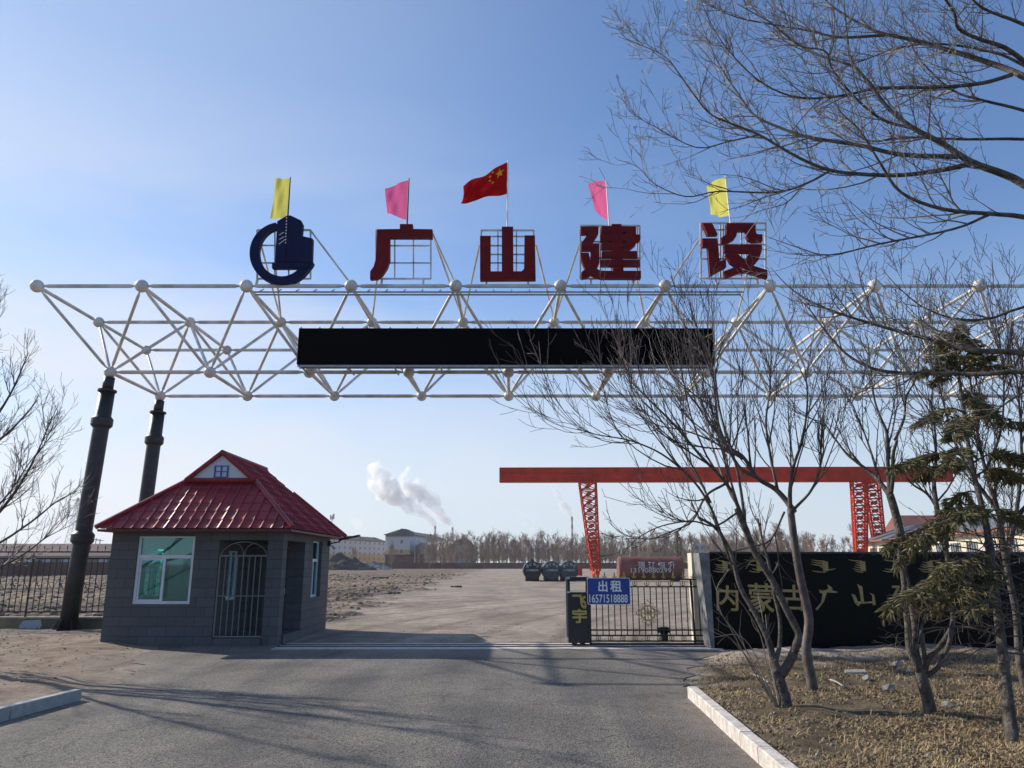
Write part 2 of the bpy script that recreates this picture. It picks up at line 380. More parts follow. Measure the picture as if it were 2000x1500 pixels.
def ground_mat():
    m = bpy.data.materials.new("dusty_ground"); m.use_nodes = True; nt = m.node_tree; b = nt.nodes['Principled BSDF']; N = nt.nodes.new; LL = nt.links.new
    b.inputs['Roughness'].default_value = .95; b.inputs['Specular IOR Level'].default_value = .15
    g = N('ShaderNodeNewGeometry')
    def noise(sc, det=6, ro=.55, stretch=None, dist=0):
        n = N('ShaderNodeTexNoise'); n.inputs['Scale'].default_value = sc; n.inputs['Detail'].default_value = det; n.inputs['Roughness'].default_value = ro; n.inputs['Distortion'].default_value = dist
        if stretch:
            mp = N('ShaderNodeMapping'); mp.inputs['Scale'].default_value = stretch; LL(g.outputs['Position'], mp.inputs[0]); LL(mp.outputs[0], n.inputs[0])
        else: LL(g.outputs['Position'], n.inputs[0])
        return n
    def ramp(src, c1, c2, p1=.35, p2=.65):
        r = N('ShaderNodeValToRGB'); r.color_ramp.elements[0].position = p1; r.color_ramp.elements[1].position = p2
        r.color_ramp.elements[0].color = (*c1, 1); r.color_ramp.elements[1].color = (*c2, 1); LL(src.outputs[0], r.inputs[0]); return r
    def mix(f, a_, b_, mode='MIX', fac=None):
        x = N('ShaderNodeMixRGB'); x.blend_type = mode
        if fac is not None: x.inputs[0].default_value = fac
        elif f is not None: LL(f.outputs[0], x.inputs[0])
        LL(a_.outputs[0], x.inputs[1]); LL(b_.outputs[0], x.inputs[2]); return x
    def at(n):
        x = N('ShaderNodeAttribute'); x.attribute_name = n; return x
    big = noise(.35, 6, .6, (1, .6, 1), .6); mid = noise(2.2, 8, .65); fine = noise(26, 6, .7); streak = noise(1.0, 5, .6, (.35, 2.2, 1), .8)
    yard = ramp(big, (.28, .228, .185), (.46, .385, .31)); yard2 = ramp(streak, (.62, .61, .60), (1.15, 1.13, 1.1), .35, .62); y3 = mix(None, yard, yard2, 'MULTIPLY', .35)
    tv = N('ShaderNodeVectorMath'); tv.operation = 'SUBTRACT'; tv.inputs[1].default_value = (34, 14, 0); LL(g.outputs['Position'], tv.inputs[0])
    tw_ = N('ShaderNodeTexWave'); tw_.wave_type = 'RINGS'; tw_.rings_direction = 'Z'; tw_.inputs['Scale'].default_value = .17; tw_.inputs['Distortion'].default_value = 2.2; tw_.inputs['Detail'].default_value = 2; tw_.inputs['Detail Scale'].default_value = .25; LL(tv.outputs[0], tw_.inputs[0])
    tr_r = ramp(tw_, (.70, .69, .68), (1, 1, 1), .02, .16); y3 = mix(None, y3, tr_r, 'MULTIPLY', .75)
    midr = ramp(mid, (.72, .71, .70), (1.15, 1.15, 1.15), .3, .7); y4 = mix(None, y3, midr, 'MULTIPLY', .9)
    fld = ramp(mid, (.11, .078, .055), (.33, .26, .19), .38, .66)
    gr = ramp(mid, (.075, .055, .036), (.24, .185, .115), .35, .7)
    red = ramp(mid, (.17, .11, .08), (.36, .285, .215), .3, .6)
    A = mix(None, y4, fld); A.inputs[0].default_value = 0; f = at("field"); LL(f.outputs['Fac'], A.inputs[0])
    Bm = mix(None, A, gr); f = at("grass"); LL(f.outputs['Fac'], Bm.inputs[0])
    Cm = mix(None, Bm, red); f = at("redsoil"); LL(f.outputs['Fac'], Cm.inputs[0])
    fr = ramp(fine, (.7, .7, .7), (1.25, 1.25, 1.25), .3, .7); Dm = mix(None, Cm, fr, 'MULTIPLY', .8); LL(Dm.outputs[0], b.inputs['Base Color'])
    sm = N('ShaderNodeMath'); sm.operation = 'MULTIPLY_ADD'; sm.inputs[1].default_value = 2.5; LL(mid.outputs[0], sm.inputs[0]); LL(fine.outputs[0], sm.inputs[2])
    bp = N('ShaderNodeBump'); bp.inputs['Strength'].default_value = .9; bp.inputs['Distance'].default_value = .035; LL(sm.outputs[0], bp.inputs['Height'])
    # ploughed ridges out in the field
    wv = N('ShaderNodeTexWave'); wv.bands_direction = 'Y'; wv.inputs['Scale'].default_value = .16; wv.inputs['Distortion'].default_value = 3.5; wv.inputs['Detail'].default_value = 4; wv.inputs['Detail Scale'].default_value = 1.6; wv.inputs['Detail Roughness'].default_value = .65
    LL(g.outputs['Position'], wv.inputs[0]); f2 = at("field"); mm = N('ShaderNodeMath'); mm.operation = 'MULTIPLY'; LL(wv.outputs['Fac'], mm.inputs[0]); LL(f2.outputs['Fac'], mm.inputs[1])
    bp2 = N('ShaderNodeBump'); bp2.inputs['Strength'].default_value = 1; bp2.inputs['Distance'].default_value = .35; LL(mm.outputs[0], bp2.inputs['Height']); LL(bp.outputs[0], bp2.inputs['Normal']); LL(bp2.outputs[0], b.inputs['Normal'])
    return m
me.materials.append(ground_mat())

def asphalt_mat():
    m = bpy.data.materials.new("worn_asphalt"); m.use_nodes = True; nt = m.node_tree; b = nt.nodes['Principled BSDF']; N = nt.nodes.new; LL = nt.links.new
    b.inputs['Roughness'].default_value = .85; b.inputs['Specular IOR Level'].default_value = .3
    g = N('ShaderNodeNewGeometry')
    v = N('ShaderNodeTexVoronoi'); v.inputs['Scale'].default_value = 75; LL(g.outputs['Position'], v.inputs[0])
    r = N('ShaderNodeValToRGB'); r.color_ramp.elements[0].color = (.055, .051, .046, 1); r.color_ramp.elements[1].color = (.27, .25, .222, 1); r.color_ramp.elements[0].position = .15; r.color_ramp.elements[1].position = .95; LL(v.outputs['Color'], r.inputs[0])
    n = N('ShaderNodeTexNoise'); n.inputs['Scale'].default_value = .6; n.inputs['Detail'].default_value = 8; n.inputs['Roughness'].default_value = .62; LL(g.outputs['Position'], n.inputs[0])
    r2 = N('ShaderNodeValToRGB'); r2.color_ramp.elements[0].color = (.72, .72, .73, 1); r2.color_ramp.elements[1].color = (1.3, 1.27, 1.22, 1); r2.color_ramp.elements[0].position = .35; r2.color_ramp.elements[1].position = .65; LL(n.outputs[0], r2.inputs[0])
    mx = N('ShaderNodeMixRGB'); mx.blend_type = 'MULTIPLY'; mx.inputs[0].default_value = 1; LL(r.outputs[0], mx.inputs[1]); LL(r2.outputs[0], mx.inputs[2])
    # blown dust near the edges
    at_ = N('ShaderNodeAttribute'); at_.attribute_name = 'dust'
    n3 = N('ShaderNodeTexNoise'); n3.inputs['Scale'].default_value = 5; n3.inputs['Detail'].default_value = 8; n3.inputs['Roughness'].default_value = .7; LL(g.outputs['Position'], n3.inputs[0])
    mm = N('ShaderNodeMath'); mm.operation = 'MULTIPLY'; LL(at_.outputs['Fac'], mm.inputs[0])
    r3 = N('ShaderNodeValToRGB'); r3.color_ramp.elements[0].position = .35; r3.color_ramp.elements[1].position = .6; LL(n3.outputs[0], r3.inputs[0]); LL(r3.outputs[0], mm.inputs[1])
    mx2 = N('ShaderNodeMixRGB'); mx2.inputs['Color2'].default_value = (.24, .20, .165, 1); LL(mm.outputs[0], mx2.inputs[0]); LL(mx.outputs[0], mx2.inputs[1])
    # hairline cracks and darker worn wheel lanes
    nd_ = N('ShaderNodeTexNoise'); nd_.inputs['Scale'].default_value = 2.5; nd_.inputs['Detail'].default_value = 5; LL(g.outputs['Position'], nd_.inputs[0])
    va = N('ShaderNodeVectorMath'); va.operation = 'MULTIPLY_ADD'; va.inputs[1].default_value = (.7, .7, 0); LL(nd_.outputs['Color'], va.inputs[0]); LL(g.outputs['Position'], va.inputs[2])
    vc = N('ShaderNodeTexVoronoi'); vc.feature = 'DISTANCE_TO_EDGE'; vc.inputs['Scale'].default_value = .42; LL(va.outputs[0], vc.inputs['Vector'])
    rc = N('ShaderNodeValToRGB'); rc.color_ramp.elements[0].color = (.35, .35, .35, 1); rc.color_ramp.elements[1].color = (1, 1, 1, 1); rc.color_ramp.elements[0].position = .0; rc.color_ramp.elements[1].position = .006; LL(vc.outputs['Distance'], rc.inputs[0])
    nm = N('ShaderNodeTexNoise'); nm.inputs['Scale'].default_value = .35; LL(g.outputs['Position'], nm.inputs[0]); rm = N('ShaderNodeValToRGB'); rm.color_ramp.elements[0].position = .5; rm.color_ramp.elements[1].position = .6; LL(nm.outputs[0], rm.inputs[0])
    mc_ = N('ShaderNodeMixRGB'); mc_.blend_type = 'MULTIPLY'; LL(rm.outputs[0], mc_.inputs[0]); LL(mx2.outputs[0], mc_.inputs[1]); LL(rc.outputs[0], mc_.inputs[2])
    mpl = N('ShaderNodeMapping'); mpl.inputs['Scale'].default_value = (1.1, .10, 1); LL(g.outputs['Position'], mpl.inputs[0]); nl = N('ShaderNodeTexNoise'); nl.inputs['Scale'].default_value = 1; nl.inputs['Detail'].default_value = 4; nl.inputs['Distortion'].default_value = .4; LL(mpl.outputs[0], nl.inputs[0])
    rl_ = N('ShaderNodeValToRGB'); rl_.color_ramp.elements[0].color = (.74, .74, .76, 1); rl_.color_ramp.elements[1].color = (1.12, 1.1, 1.07, 1); rl_.color_ramp.elements[0].position = .38; rl_.color_ramp.elements[1].position = .6; LL(nl.outputs[0], rl_.inputs[0])
    ml_ = N('ShaderNodeMixRGB'); ml_.blend_type = 'MULTIPLY'; ml_.inputs[0].default_value = .9; LL(mc_.outputs[0], ml_.inputs[1]); LL(rl_.outputs[0], ml_.inputs[2])
    LL(ml_.outputs[0], b.inputs['Base Color'])
    bp = N('ShaderNodeBump'); bp.inputs['Strength'].default_value = .8; bp.inputs['Distance'].default_value = .008; LL(v.outputs['Distance'], bp.inputs['Height']); LL(bp.outputs[0], b.inputs['Normal'])
    return m
# asphalt sheet
ry = np.concatenate([np.array([-30, -8, -2]), np.arange(1, 17.16, .15)]); K = 60
rl, rr = road_half(np.clip(ry, 2, 16.6)); rl = rl - .02; 
jl = np.where(ry > KL0.y, fbm(ry * 2.1, ry * 0 + 3) * .35, 0); jr = np.where(ry > KR0.y, fbm(ry * 2.3, ry * 0 + 8) * .3, 0)
rl = rl + jl - .05 * (ry > KL0.y); rr = rr + jr
mb = MB(); dust = []
for j in range(len(ry)):
    for k in range(K + 1):
        x = rl[j] + (rr[j] - rl[j]) * k / K
        mb.v.append((x, ry[j], .007 + .010 * math.sin(math.pi * k / K)))
        e = min((x - rl[j]), (rr[j] - x))
        dust.append(float(max(sstep(.9, .0, e) * .9, sstep(14.0, 16.8, ry[j]) * .75)))
for j in range(len(ry) - 1):
    for k in range(K):
        a0 = j * (K + 1) + k; mb.f.append((a0, a0 + 1, a0 + K + 2, a0 + K + 1)); mb.m.append(0)
road = mb.build("road", asphalt_mat(), smooth=True, kind='structure')
ra = road.data.attributes.new('dust', 'FLOAT', 'POINT'); ra.data.foreach_set('value', dust)

def gh(x, y): return float(height(np.array([x]), np.array([y]))[0])

# ------------------------------------------------------------------ gate track (concrete strip with two rails)
mb = MB(); mb.box((-4.9, 16.22, -.05), (4.3, 17.42, .024)); tr = mb.build("gate_track", M_track, kind='structure')
for yy in (16.66, 17.0):
    mb = MB(); mb.bar((-4.9, yy, .03), (4.3, yy, .03), .03, .02); mb.build("steel_rail", M_iron, tr)

# ------------------------------------------------------------------ kerbs
def kerb(a, b, hh, w, side, m, label, group):
    a = Vector(a); b = Vector(b); d = (b - a).normalized(); n = Vector((d.y, -d.x, 0)) * side * w
    a = a + d * .006; b = b - d * .006; c = .012; nn = n.normalized()
    t = [random.uniform(-.008, .008) for _ in range(4)]
    mb = MB()
    prof = [(0, -.1), (0, hh - c), (c, hh), (w - c, hh), (w, hh - c), (w, -.1)]
    vs = []
    for q, tt in ((a, t[0]), (b, t[1])):
        for (u, z) in prof: vs.append(q + nn * (u + t[2]) + Vector((0, 0, z + (tt if z > 0 else 0))))
    fs = [tuple(range(6)), tuple(range(11, 5, -1))] + [(k, 6 + k, 6 + (k + 1) % 6, (k + 1) % 6) for k in range(6)]
    mb.add(vs, fs)
    o = mb.build("kerb_stone", m, loc=(a.x, a.y, 0), label=label, cat="kerb stone", group=group)
dkr = (KR1 - KR0)
seam = [0, (G(1396, 1412) - KR0).length, (G(1448, 1461) - KR0).length, dkr.length * .97, dkr.length * 1.45]
lab = ["short cracked white kerb stone at the far end of the right kerb", "white kerb stone second from the far end of the right kerb",
       "long white kerb stone third from the far end of the right kerb", "nearest white kerb stone of the right kerb at the photo's lower edge"]
for k in range(4): kerb(KR0 + dkr.normalized() * seam[k], KR0 + dkr.normalized() * seam[k + 1], .15, .13, -1, M_kerb, lab[k], "white kerb stones along the right edge of the road")
dkl = (KL1 - KL0)
lab = ["grey kerb stone at the far end of the left kerb", "grey kerb stone nearest the photo's left edge"]
for k in range(2): kerb(KL0 + dkl * (k * .93), KL0 + dkl * ((k + 1) * .93), .14, .12, 1, M_kerbg, lab[k], "grey kerb stones left of the road")

# ------------------------------------------------------------------ space-frame canopy
MOD = 2.7; X0 = -12.25; YF = 18.43; DY = 3.0; ZT = 8.68; ZB = 6.77
NT = 13
T = [[Vector((X0 + MOD * k, YF + DY * j, ZT)) for k in range(NT)] for j in range(3)]
Bn = [[Vector((X0 + MOD * (k + .5), YF + DY * (j + .5), ZB)) for k in range(NT - 1)] for j in range(2)]
fr_ = thing("space_frame", "long white tubular space frame spanning the gateway on dark columns", "space frame", (X0 + MOD * 6, YF + 1.5, ZB))
rad = {'c': .054, 'w': .042}
sphm = None
def joint(p, r):
    global sphm
    mb = MB(); mb.sphere(p, r, 20, 12); mb.build("ball_joint", M_white, fr_, smooth=True)
for j in range(3):
    for k in range(NT): joint(T[j][k], .168 if j == 0 else .155)
for j in range(2):
    for k in range(NT - 1): joint(Bn[j][k], .158)
tubes = []
for j in range(3):
    for k in range(NT - 1): tubes.append((T[j][k], T[j][k + 1], rad['c'], 1))
for j in range(2):
    for k in range(NT - 2): tubes.append((Bn[j][k], Bn[j][k + 1], rad['c'], 1))
for k in range(NT):
    for j in range(2): tubes.append((T[j][k], T[j + 1][k], rad['w'] + .006, 0))
for k in range(NT - 1):
    tubes.append((Bn[0][k], Bn[1][k], rad['w'] + .006, 0))
    for j in range(2):
        for (a_, b_) in ((0, 0), (0, 1), (1, 0), (1, 1)): tubes.append((Bn[j][k], T[j + a_][k + b_], rad['w'], 0))
tubes.sort(key=lambda t: -(t[0] - t[1]).length / max(1, ((t[0] + t[1]) / 2).length) * (1 if abs(((t[0] + t[1]) / 2).x) < 13 else .3))
def trusstube(mb, a_, b_, r):
    d = (b_ - a_).normalized(); p = [a_ + d * .12, a_ + d * .22, a_ + d * .30, b_ - d * .30, b_ - d * .22, b_ - d * .12]
    mb.tube(p, [r * .55, r * .6, r, r, r * .6, r * .55], 8)
for t in tubes[:100]:
    mb = MB(); trusstube(mb, t[0], t[1], t[2]); mb.build("tube", M_white, fr_, smooth=True)
mb = MB()
for t in tubes[100:]: trusstube(mb, t[0], t[1], t[2])
mb.build("tube", M_white, fr_, smooth=True, kind='stuff')
# cable ladder slung under the front top chord
lt = thing("cable_ladder", "thin grey cable ladder hung under the top front tube of the white frame", "cable ladder", (P(1000, 572, YF)))
xa, xb = P(495, 572, YF - .02).x, P(1450, 572, YF - .02).x
for yy in (YF - .10, YF + .10):
    mb = MB(); mb.bar((xa, yy, ZT - .20), (xb, yy, ZT - .20), .025, .04); mb.build("side_rail", M_steel, lt)
mb = MB(); k = xa + .2
while k < xb: mb.bar((k, YF - .14, ZT - .20), (k, YF + .14, ZT - .035), .025); k += .46
mb.build("rungs", M_steel, lt, kind=None)

# columns
def column(base, top, rb, rt, label, collars):
    base = Vector(base); top = Vector(top)
    o = thing("support_column", label, "column", base, "dark steel columns holding up the white frame")
    L_ = lambda t: base.lerp(top, t)
    R_ = lambda t: rb + (rt - rb) * t
    mb = MB(); ts = [0, .25, .5, .75, .93]; mb.tube([L_(t) for t in ts], [R_(t) for t in ts], 28); mb.build("shaft", M_dgrey, o, smooth=True)
    mb = MB(); mb.tube([L_(.93), L_(.985)], [R_(1) * .72] * 2, 20); mb.build("neck", M_dgrey, o, smooth=True)
    mb = MB(); mb.tube([L_(.925), L_(.933)], [R_(1) * 1.22] * 2, 24); mb.build("cap_flange", M_dgrey, o)
    for t in collars:
        e = .012
        mb = MB(); r = R_(t)
        mb.tube([L_(t - 2.1 * e), L_(t - 1.1 * e), L_(t - .05 * e)], [r * 1.02, r * 1.36, r * 1.36], 28)
        mb.tube([L_(t + .05 * e), L_(t + 1.1 * e), L_(t + 2.1 * e)], [r * 1.36, r * 1.36, r * 1.02], 28)
        mb.tube([L_(t - .06 * e), L_(t + .06 * e)], [r * 1.28, r * 1.28], 24)
        mb.build("collar", M_dgrey, o)
    for k in range(6):
        an = k * math.pi / 3 + .3; d = Vector((math.cos(an), math.sin(an), 0)); sd = Vector((-d.y, d.x, 0)) * .008
        mb = MB(); p = [base + d * rb * .95, base + d * (rb + .16), base + d * (rb + .02) + Vector((0, 0, .3)), base + d * rb * .92 + Vector((0, 0, .3))]
        mb.prism([q - sd for q in p], sd * 2); mb.build("stiffener", M_dgrey, o)
    mb = MB(); mb.box((base.x - rb * 1.55, base.y - rb * 1.55, base.z - .06), (base.x + rb * 1.55, base.y + rb * 1.55, base.z + .014)); mb.build("base_plate", M_dgrey, o)
    return o
b0 = Bn[0][0]; b1 = Bn[1][0]
column((-11.12, 19.85, .06), b0 + Vector((0, 0, -.05)), .205, .195, "front dark steel column with flared collars between fence and gatehouse", (.345, .80))
column((-11.05, 22.9, .05), b1 + Vector((0, 0, -.05)), .205, .195, "rear dark steel column rising from behind the red gatehouse roof", (.345, .80))

# ------------------------------------------------------------------ LED screen
YL = 18.86
a_ = P(584, 641, YL); b_ = P(1396, 711, YL)
led = thing("display_screen", "long black switched-off display screen hung on the white frame", "display screen", ((a_.x + b_.x) / 2, YL, b_.z))
mb = MB(); mb.box((a_.x, YL, b_.z), (b_.x, YL + .16, a_.z)); mb.build("cabinet", M_led, led)
mb = MB(); mb.bar((a_.x + .02, YL + .03, b_.z - .045), (b_.x - .02, YL + .03, b_.z - .045), .04, .05)
mb.bar((a_.x + .02, YL + .20, b_.z - .045), (b_.x - .02, YL + .20, b_.z - .045), .04, .05)
k = a_.x + .1
while k < b_.x: mb.bar((k, YL + .03, b_.z - .045), (k, YL + .9, b_.z - .06), .035); k += 1.2
mb.build("support_rail", M_steel, led)
mb = MB()
for t in [a_.x + .05 + 10.8 * u for u in (0, .045, .1, .16, .215, .28, .34, .42, .5, .6, .68, .77, .85, .93, .99)]:
    mb.box((t - .012, YL + .01, a_.z), (t + .012, YL + .05, a_.z + .035))
mb.build("top_bracket", M_led, led)

# ------------------------------------------------------------------ roof-top characters, logo and flags
YS = 18.40
def z1(x, y): return (450 + x * .3, 300 + y * .3)
def z8(x, y): return (1120 + x / 10.713, 420 + y / 10.713)
def z7(x, y): return (1360 + x / 10.713, 420 + y / 10.713)
def char_sign(name, label, polys, conv, m, frame, bars, group, braces, legs, depth=.16):
    pts = [P(*conv(*q), YS) for pl in polys for q in pl]
    cx = sum(p.x for p in pts) / len(pts); zb = ZT + .04
    o = thing(name, label, "sign character", (cx, YS, zb), group)
    mb = MB()
    for k, pl in enumerate(polys):
        mb.prism([P(*conv(*q), YS - .10 - .003 * k) for q in pl], (0, depth - .003 * k, 0))
    mb.build("letter_face", m, o)
    x0, y0, x1, y1 = frame; yf = YS + .10; mb = MB(); w = .042
    def seg(xa, ya, xb, yb, ww=w): mb.bar(P(*conv(xa, ya), yf), P(*conv(xb, yb), yf), ww, ww)
    seg(x0, y0, x1, y0); seg(x0, y1, x1, y1); seg(x0, y0, x0, y1); seg(x1, y0, x1, y1)
    for bx in bars[0]: seg(bx, y0, bx, y1, .034)
    for by in bars[1]: seg(x0, by, x1, by, .034)
    mb.build("backing_frame", M_white, o)
    for lx in legs:
        mb = MB(); p = P(*conv(lx, y1), yf); mb.bar(p, (p.x, YF, ZT + .03), .05); mb.build("stand_off", M_white, o)
    for (sx_, sy_, tgt) in braces:
        mb = MB(); mb.tube([P(*conv(sx_, sy_), yf + .02), tgt], .028, 6); mb.build("brace", M_white, o)
    return o
GRP = "characters of the rooftop sign on the white frame"
tm = lambda k: T[1][k] + Vector((0, 0, .05)); tf = lambda k: T[0][k] + Vector((0, .1, .05))
char_sign("sign_character", "dark red 广 character, leftmost of the four, its metal grid showing inside", [
    [(955, 492), (1103, 490), (1103, 458), (1187, 458), (1187, 490), (1315, 492), (1315, 545), (1037, 545), (1037, 690), (1020, 740), (990, 785), (955, 812), (908, 815), (910, 765), (932, 735), (945, 690), (950, 600)]],
    z1, M_signred, (950, 500, 1305, 815), ((1070, 1192), (600, 712)), GRP, [(1315, 520, tf(4)), (955, 810, tm(3)), (1315, 520, tm(4))], (988, 1258))
char_sign("sign_character", "dark red 山 character with three upright strokes, middle of the rooftop sign", [
    [(1767, 475), (1841, 475), (1843, 766), (1895, 766), (1912, 750), (1915, 532), (1983, 532), (1988, 820), (1625, 822), (1625, 535), (1694, 535), (1694, 766), (1767, 766)]],
    z1, M_signred, (1634, 500, 1974, 818), ((1742, 1862), (540, 600, 657, 712)), GRP, [(1620, 600, tm(4)), (1990, 600, tm(5))], (1668, 1938))
char_sign("sign_character", "dark red 建 character under the right-hand pink flag", [
    [(155, 235), (530, 235), (520, 390), (390, 590), (545, 590), (545, 1000), (490, 1120), (560, 1160), (700, 1165), (1415, 1165), (1415, 1320), (600, 1320), (480, 1290), (370, 1240), (280, 1300), (170, 1320), (170, 1190), (250, 1130), (160, 920), (150, 785), (320, 785), (350, 935), (365, 940), (365, 725), (165, 725), (165, 585), (310, 385), (155, 385)],
    [(805, 185), (1005, 185), (1050, 1162), (840, 1162)],
    [(590, 225), (1310, 235), (1315, 405), (1400, 405), (1405, 500), (1380, 540), (1330, 545), (1300, 620), (1200, 700), (1030, 700), (1030, 575), (1090, 570), (1115, 540), (1015, 540), (1015, 405), (1110, 405), (1110, 365), (590, 365)],
    [(570, 405), (815, 405), (815, 535), (570, 535)], [(590, 580), (820, 580), (820, 700), (590, 700)], [(600, 750), (1330, 750), (1335, 880), (600, 880)], [(560, 930), (1390, 930), (1400, 1060), (590, 1060)]],
    z8, M_signred, (140, 225, 1385, 1335), ((560, 800, 1335), (560, 900)), GRP, [(140, 560, tm(5)), (1330, 1330, tm(6))], (360, 1240))
char_sign("sign_character", "dark red 设 character, rightmost of the rooftop sign under the right yellow flag", [
    [(130, 165), (330, 165), (450, 405), (240, 410), (190, 290)],
    [(125, 485), (445, 485), (490, 965), (620, 920), (630, 1080), (290, 1270), (240, 650), (130, 655)],
    [(635, 165), (1240, 165), (1245, 330), (1262, 385), (1300, 400), (1385, 400), (1390, 540), (1190, 550), (1090, 510), (1060, 440), (1040, 320), (860, 320), (840, 440), (800, 500), (700, 550), (540, 580), (525, 470), (635, 400)],
    [(595, 615), (1370, 615), (1380, 720), (1310, 930), (1200, 1060), (1490, 1150), (1490, 1320), (1390, 1280), (1100, 1200), (1060, 1180), (880, 1210), (600, 1310), (590, 1170), (840, 1075), (720, 990), (615, 815), (870, 810), (1020, 940), (1130, 775), (605, 770)]],
    z7, M_signred, (95, 170, 1450, 1330), ((500, 560, 940, 1050), (310, 620, 920)), GRP, [(95, 460, tm(6)), (1050, 1330, tm(7))], (400, 1260))
# logo
cx, cy = 332, 648
ring = []
for k in range(0, 41):
    an = R(100 + (332 - 100) * k / 40); ring.append((cx + 208 * math.cos(an), cy - 203 * math.sin(an)))
for k in range(40, -1, -1):
    an = R(97 + (326 - 97) * k / 40); ring.append((cx + 2 + 150 * math.cos(an), cy - 8 - 158 * math.sin(an)))
lg = char_sign("emblem_sign", "navy blue emblem of a broken ring round three tower blocks, far left of the sign", [
    ring, [(290, 702), (305, 440), (370, 402), (372, 402), (358, 702)], [(362, 702), (378, 402), (392, 402), (460, 435), (470, 455), (448, 704)],
    [(462, 535), (535, 552), (530, 706), (452, 704)], [(270, 712), (540, 708), (537, 722), (520, 745), (270, 745)]],
    z1, M_signblue, (175, 498, 522, 815), ((290, 380), (598, 712)), None, [(522, 500, tf(3)), (190, 560, tm(2)), (290, 700, tm(2))], (178, 450))
lg['category'] = "emblem sign"
mb = MB()
for k, (xa_, ya_, xb_, yb_) in enumerate([(315, 590, 355, 560), (318, 560, 350, 540), (318, 530, 348, 512)]):
    mb.bar(P(*z1(xa_, ya_), YS - .13), P(*z1(xb_, yb_), YS - .13), .022, .012)
for k in range(9): p = P(*z1(366 - k * .8, 420 + k * 20), YS - .125); mb.box((p.x - .012, p.y - .008, p.z - .02), (p.x + .012, p.y, p.z + .02))
mb.build("window_strip", M_signwhite, lg)

def flag(name, label, top, bot, otop, obot, footpx, m, wave, grp, back=1.0, star=False, wide=0, pole=M_signwhite):
    pt = P(*top, YS + .05); foot = P(*footpx, YS + .05); pb = P(*bot, YS + .05)
    o = thing(name, label, "flag", foot, grp)
    mb = MB(); d = (pt - foot).normalized(); mb.tube([foot, pt + d * .05], [.022, .014], 8); mb.build("pole", pole, o)
    A, B = pt, pb; C = P(*otop, YS + .05 + back); D = P(*obot, YS + .05 + back)
    n = 36; m_ = 22; mb = MB()
    rs = random.Random(hash(label) % 999 if False else len(label) * 7)
    ph = rs.uniform(0, 6)
    def pos(u, v, eps=0):
        a0 = A.lerp(B, v); b0_ = C.lerp(D, v)
        p = a0.lerp(b0_, u)
        s_ = (u ** .8) * wave
        p = p + Vector((.30 * s_ * math.sin(9 * u + 3 * v + ph), s_ * (.75 * math.sin(8 * u + 4 * v + ph) + .3 * math.sin(15 * u - 7 * v)), .22 * s_ * math.sin(6 * u + ph + 2 * v) + (-.5 * wave * math.sin(math.pi * u) if wide else .25 * wave * math.sin(math.pi * u) * (1 - 2 * v))))
        return p
    for i_ in range(n + 1):
        for j_ in range(m_ + 1): mb.v.append(tuple(pos(i_ / n, j_ / m_)))
    for i_ in range(n):
        for j_ in range(m_): q = i_ * (m_ + 1) + j_; mb.f.append((q, q + 1, q + m_ + 2, q + m_ + 1)); mb.m.append(0)
    cl = mb.build("cloth", m, o, smooth=True)
    if star:
        def st(u0, v0, r, rot):
            mb = MB()
            for sgn in (1, -1):
                c0 = pos(u0, v0); vs = []
                for k in range(10):
                    rr_ = r if k % 2 == 0 else r * .4; an = rot + math.pi * k / 5
                    u = u0 + rr_ * math.sin(an) / 1.5; v = v0 - rr_ * math.cos(an)
                    vs.append(pos(u, v))
                vs.append(c0)
                nn = (vs[2] - c0).cross(vs[0] - c0).normalized() * .012 * sgn
                b_0 = len(mb.v); mb.v.extend([tuple(q + nn) for q in vs])
                for k in range(10): mb.f.append((b_0 + k, b_0 + (k + 1) % 10, b_0 + 10)); mb.m.append(0)
            mb.build("star", M_star, cl)
        st(.17, .25, .155, 0)
        for (u_, v_, ro) in ((.335, .10, .4), (.40, .2, .8), (.40, .35, .1), (.335, .45, .5)): st(u_, v_, .055, ro)
    return o
FG = "small plain festival flags above the rooftop sign"
flag("flag", "yellow flag above the navy emblem, leftmost of the flags", (567, 349), (563, 427), (537, 350), (527, 425), (562, 425), M_fy, .07, FG, 1.0, pole=M_iron)
flag("flag", "pink flag above the 广 character, left of the red flag", (799, 351), (795, 430), (753, 369), (755, 415), (795, 440), M_fp, .05, FG, .9, pole=M_iron)
flag("flag", "pink flag above the 建 character, right of the red flag", (1184, 353), (1189, 431), (1149, 357), (1163, 414), (1190, 441), M_fp, .06, FG, .9)
flag("flag", "yellow flag above the 设 character, rightmost of the flags", (1417, 346), (1425, 422), (1381, 360), (1389, 421), (1427, 436), M_fy, .07, FG, .9)
flag("national_flag", "large red flag with five yellow stars flying above the 山 character", (992, 316), (992, 378), (905, 366), (899, 394), (991, 446), M_fr, .13, None, .55, star=True, wide=0)

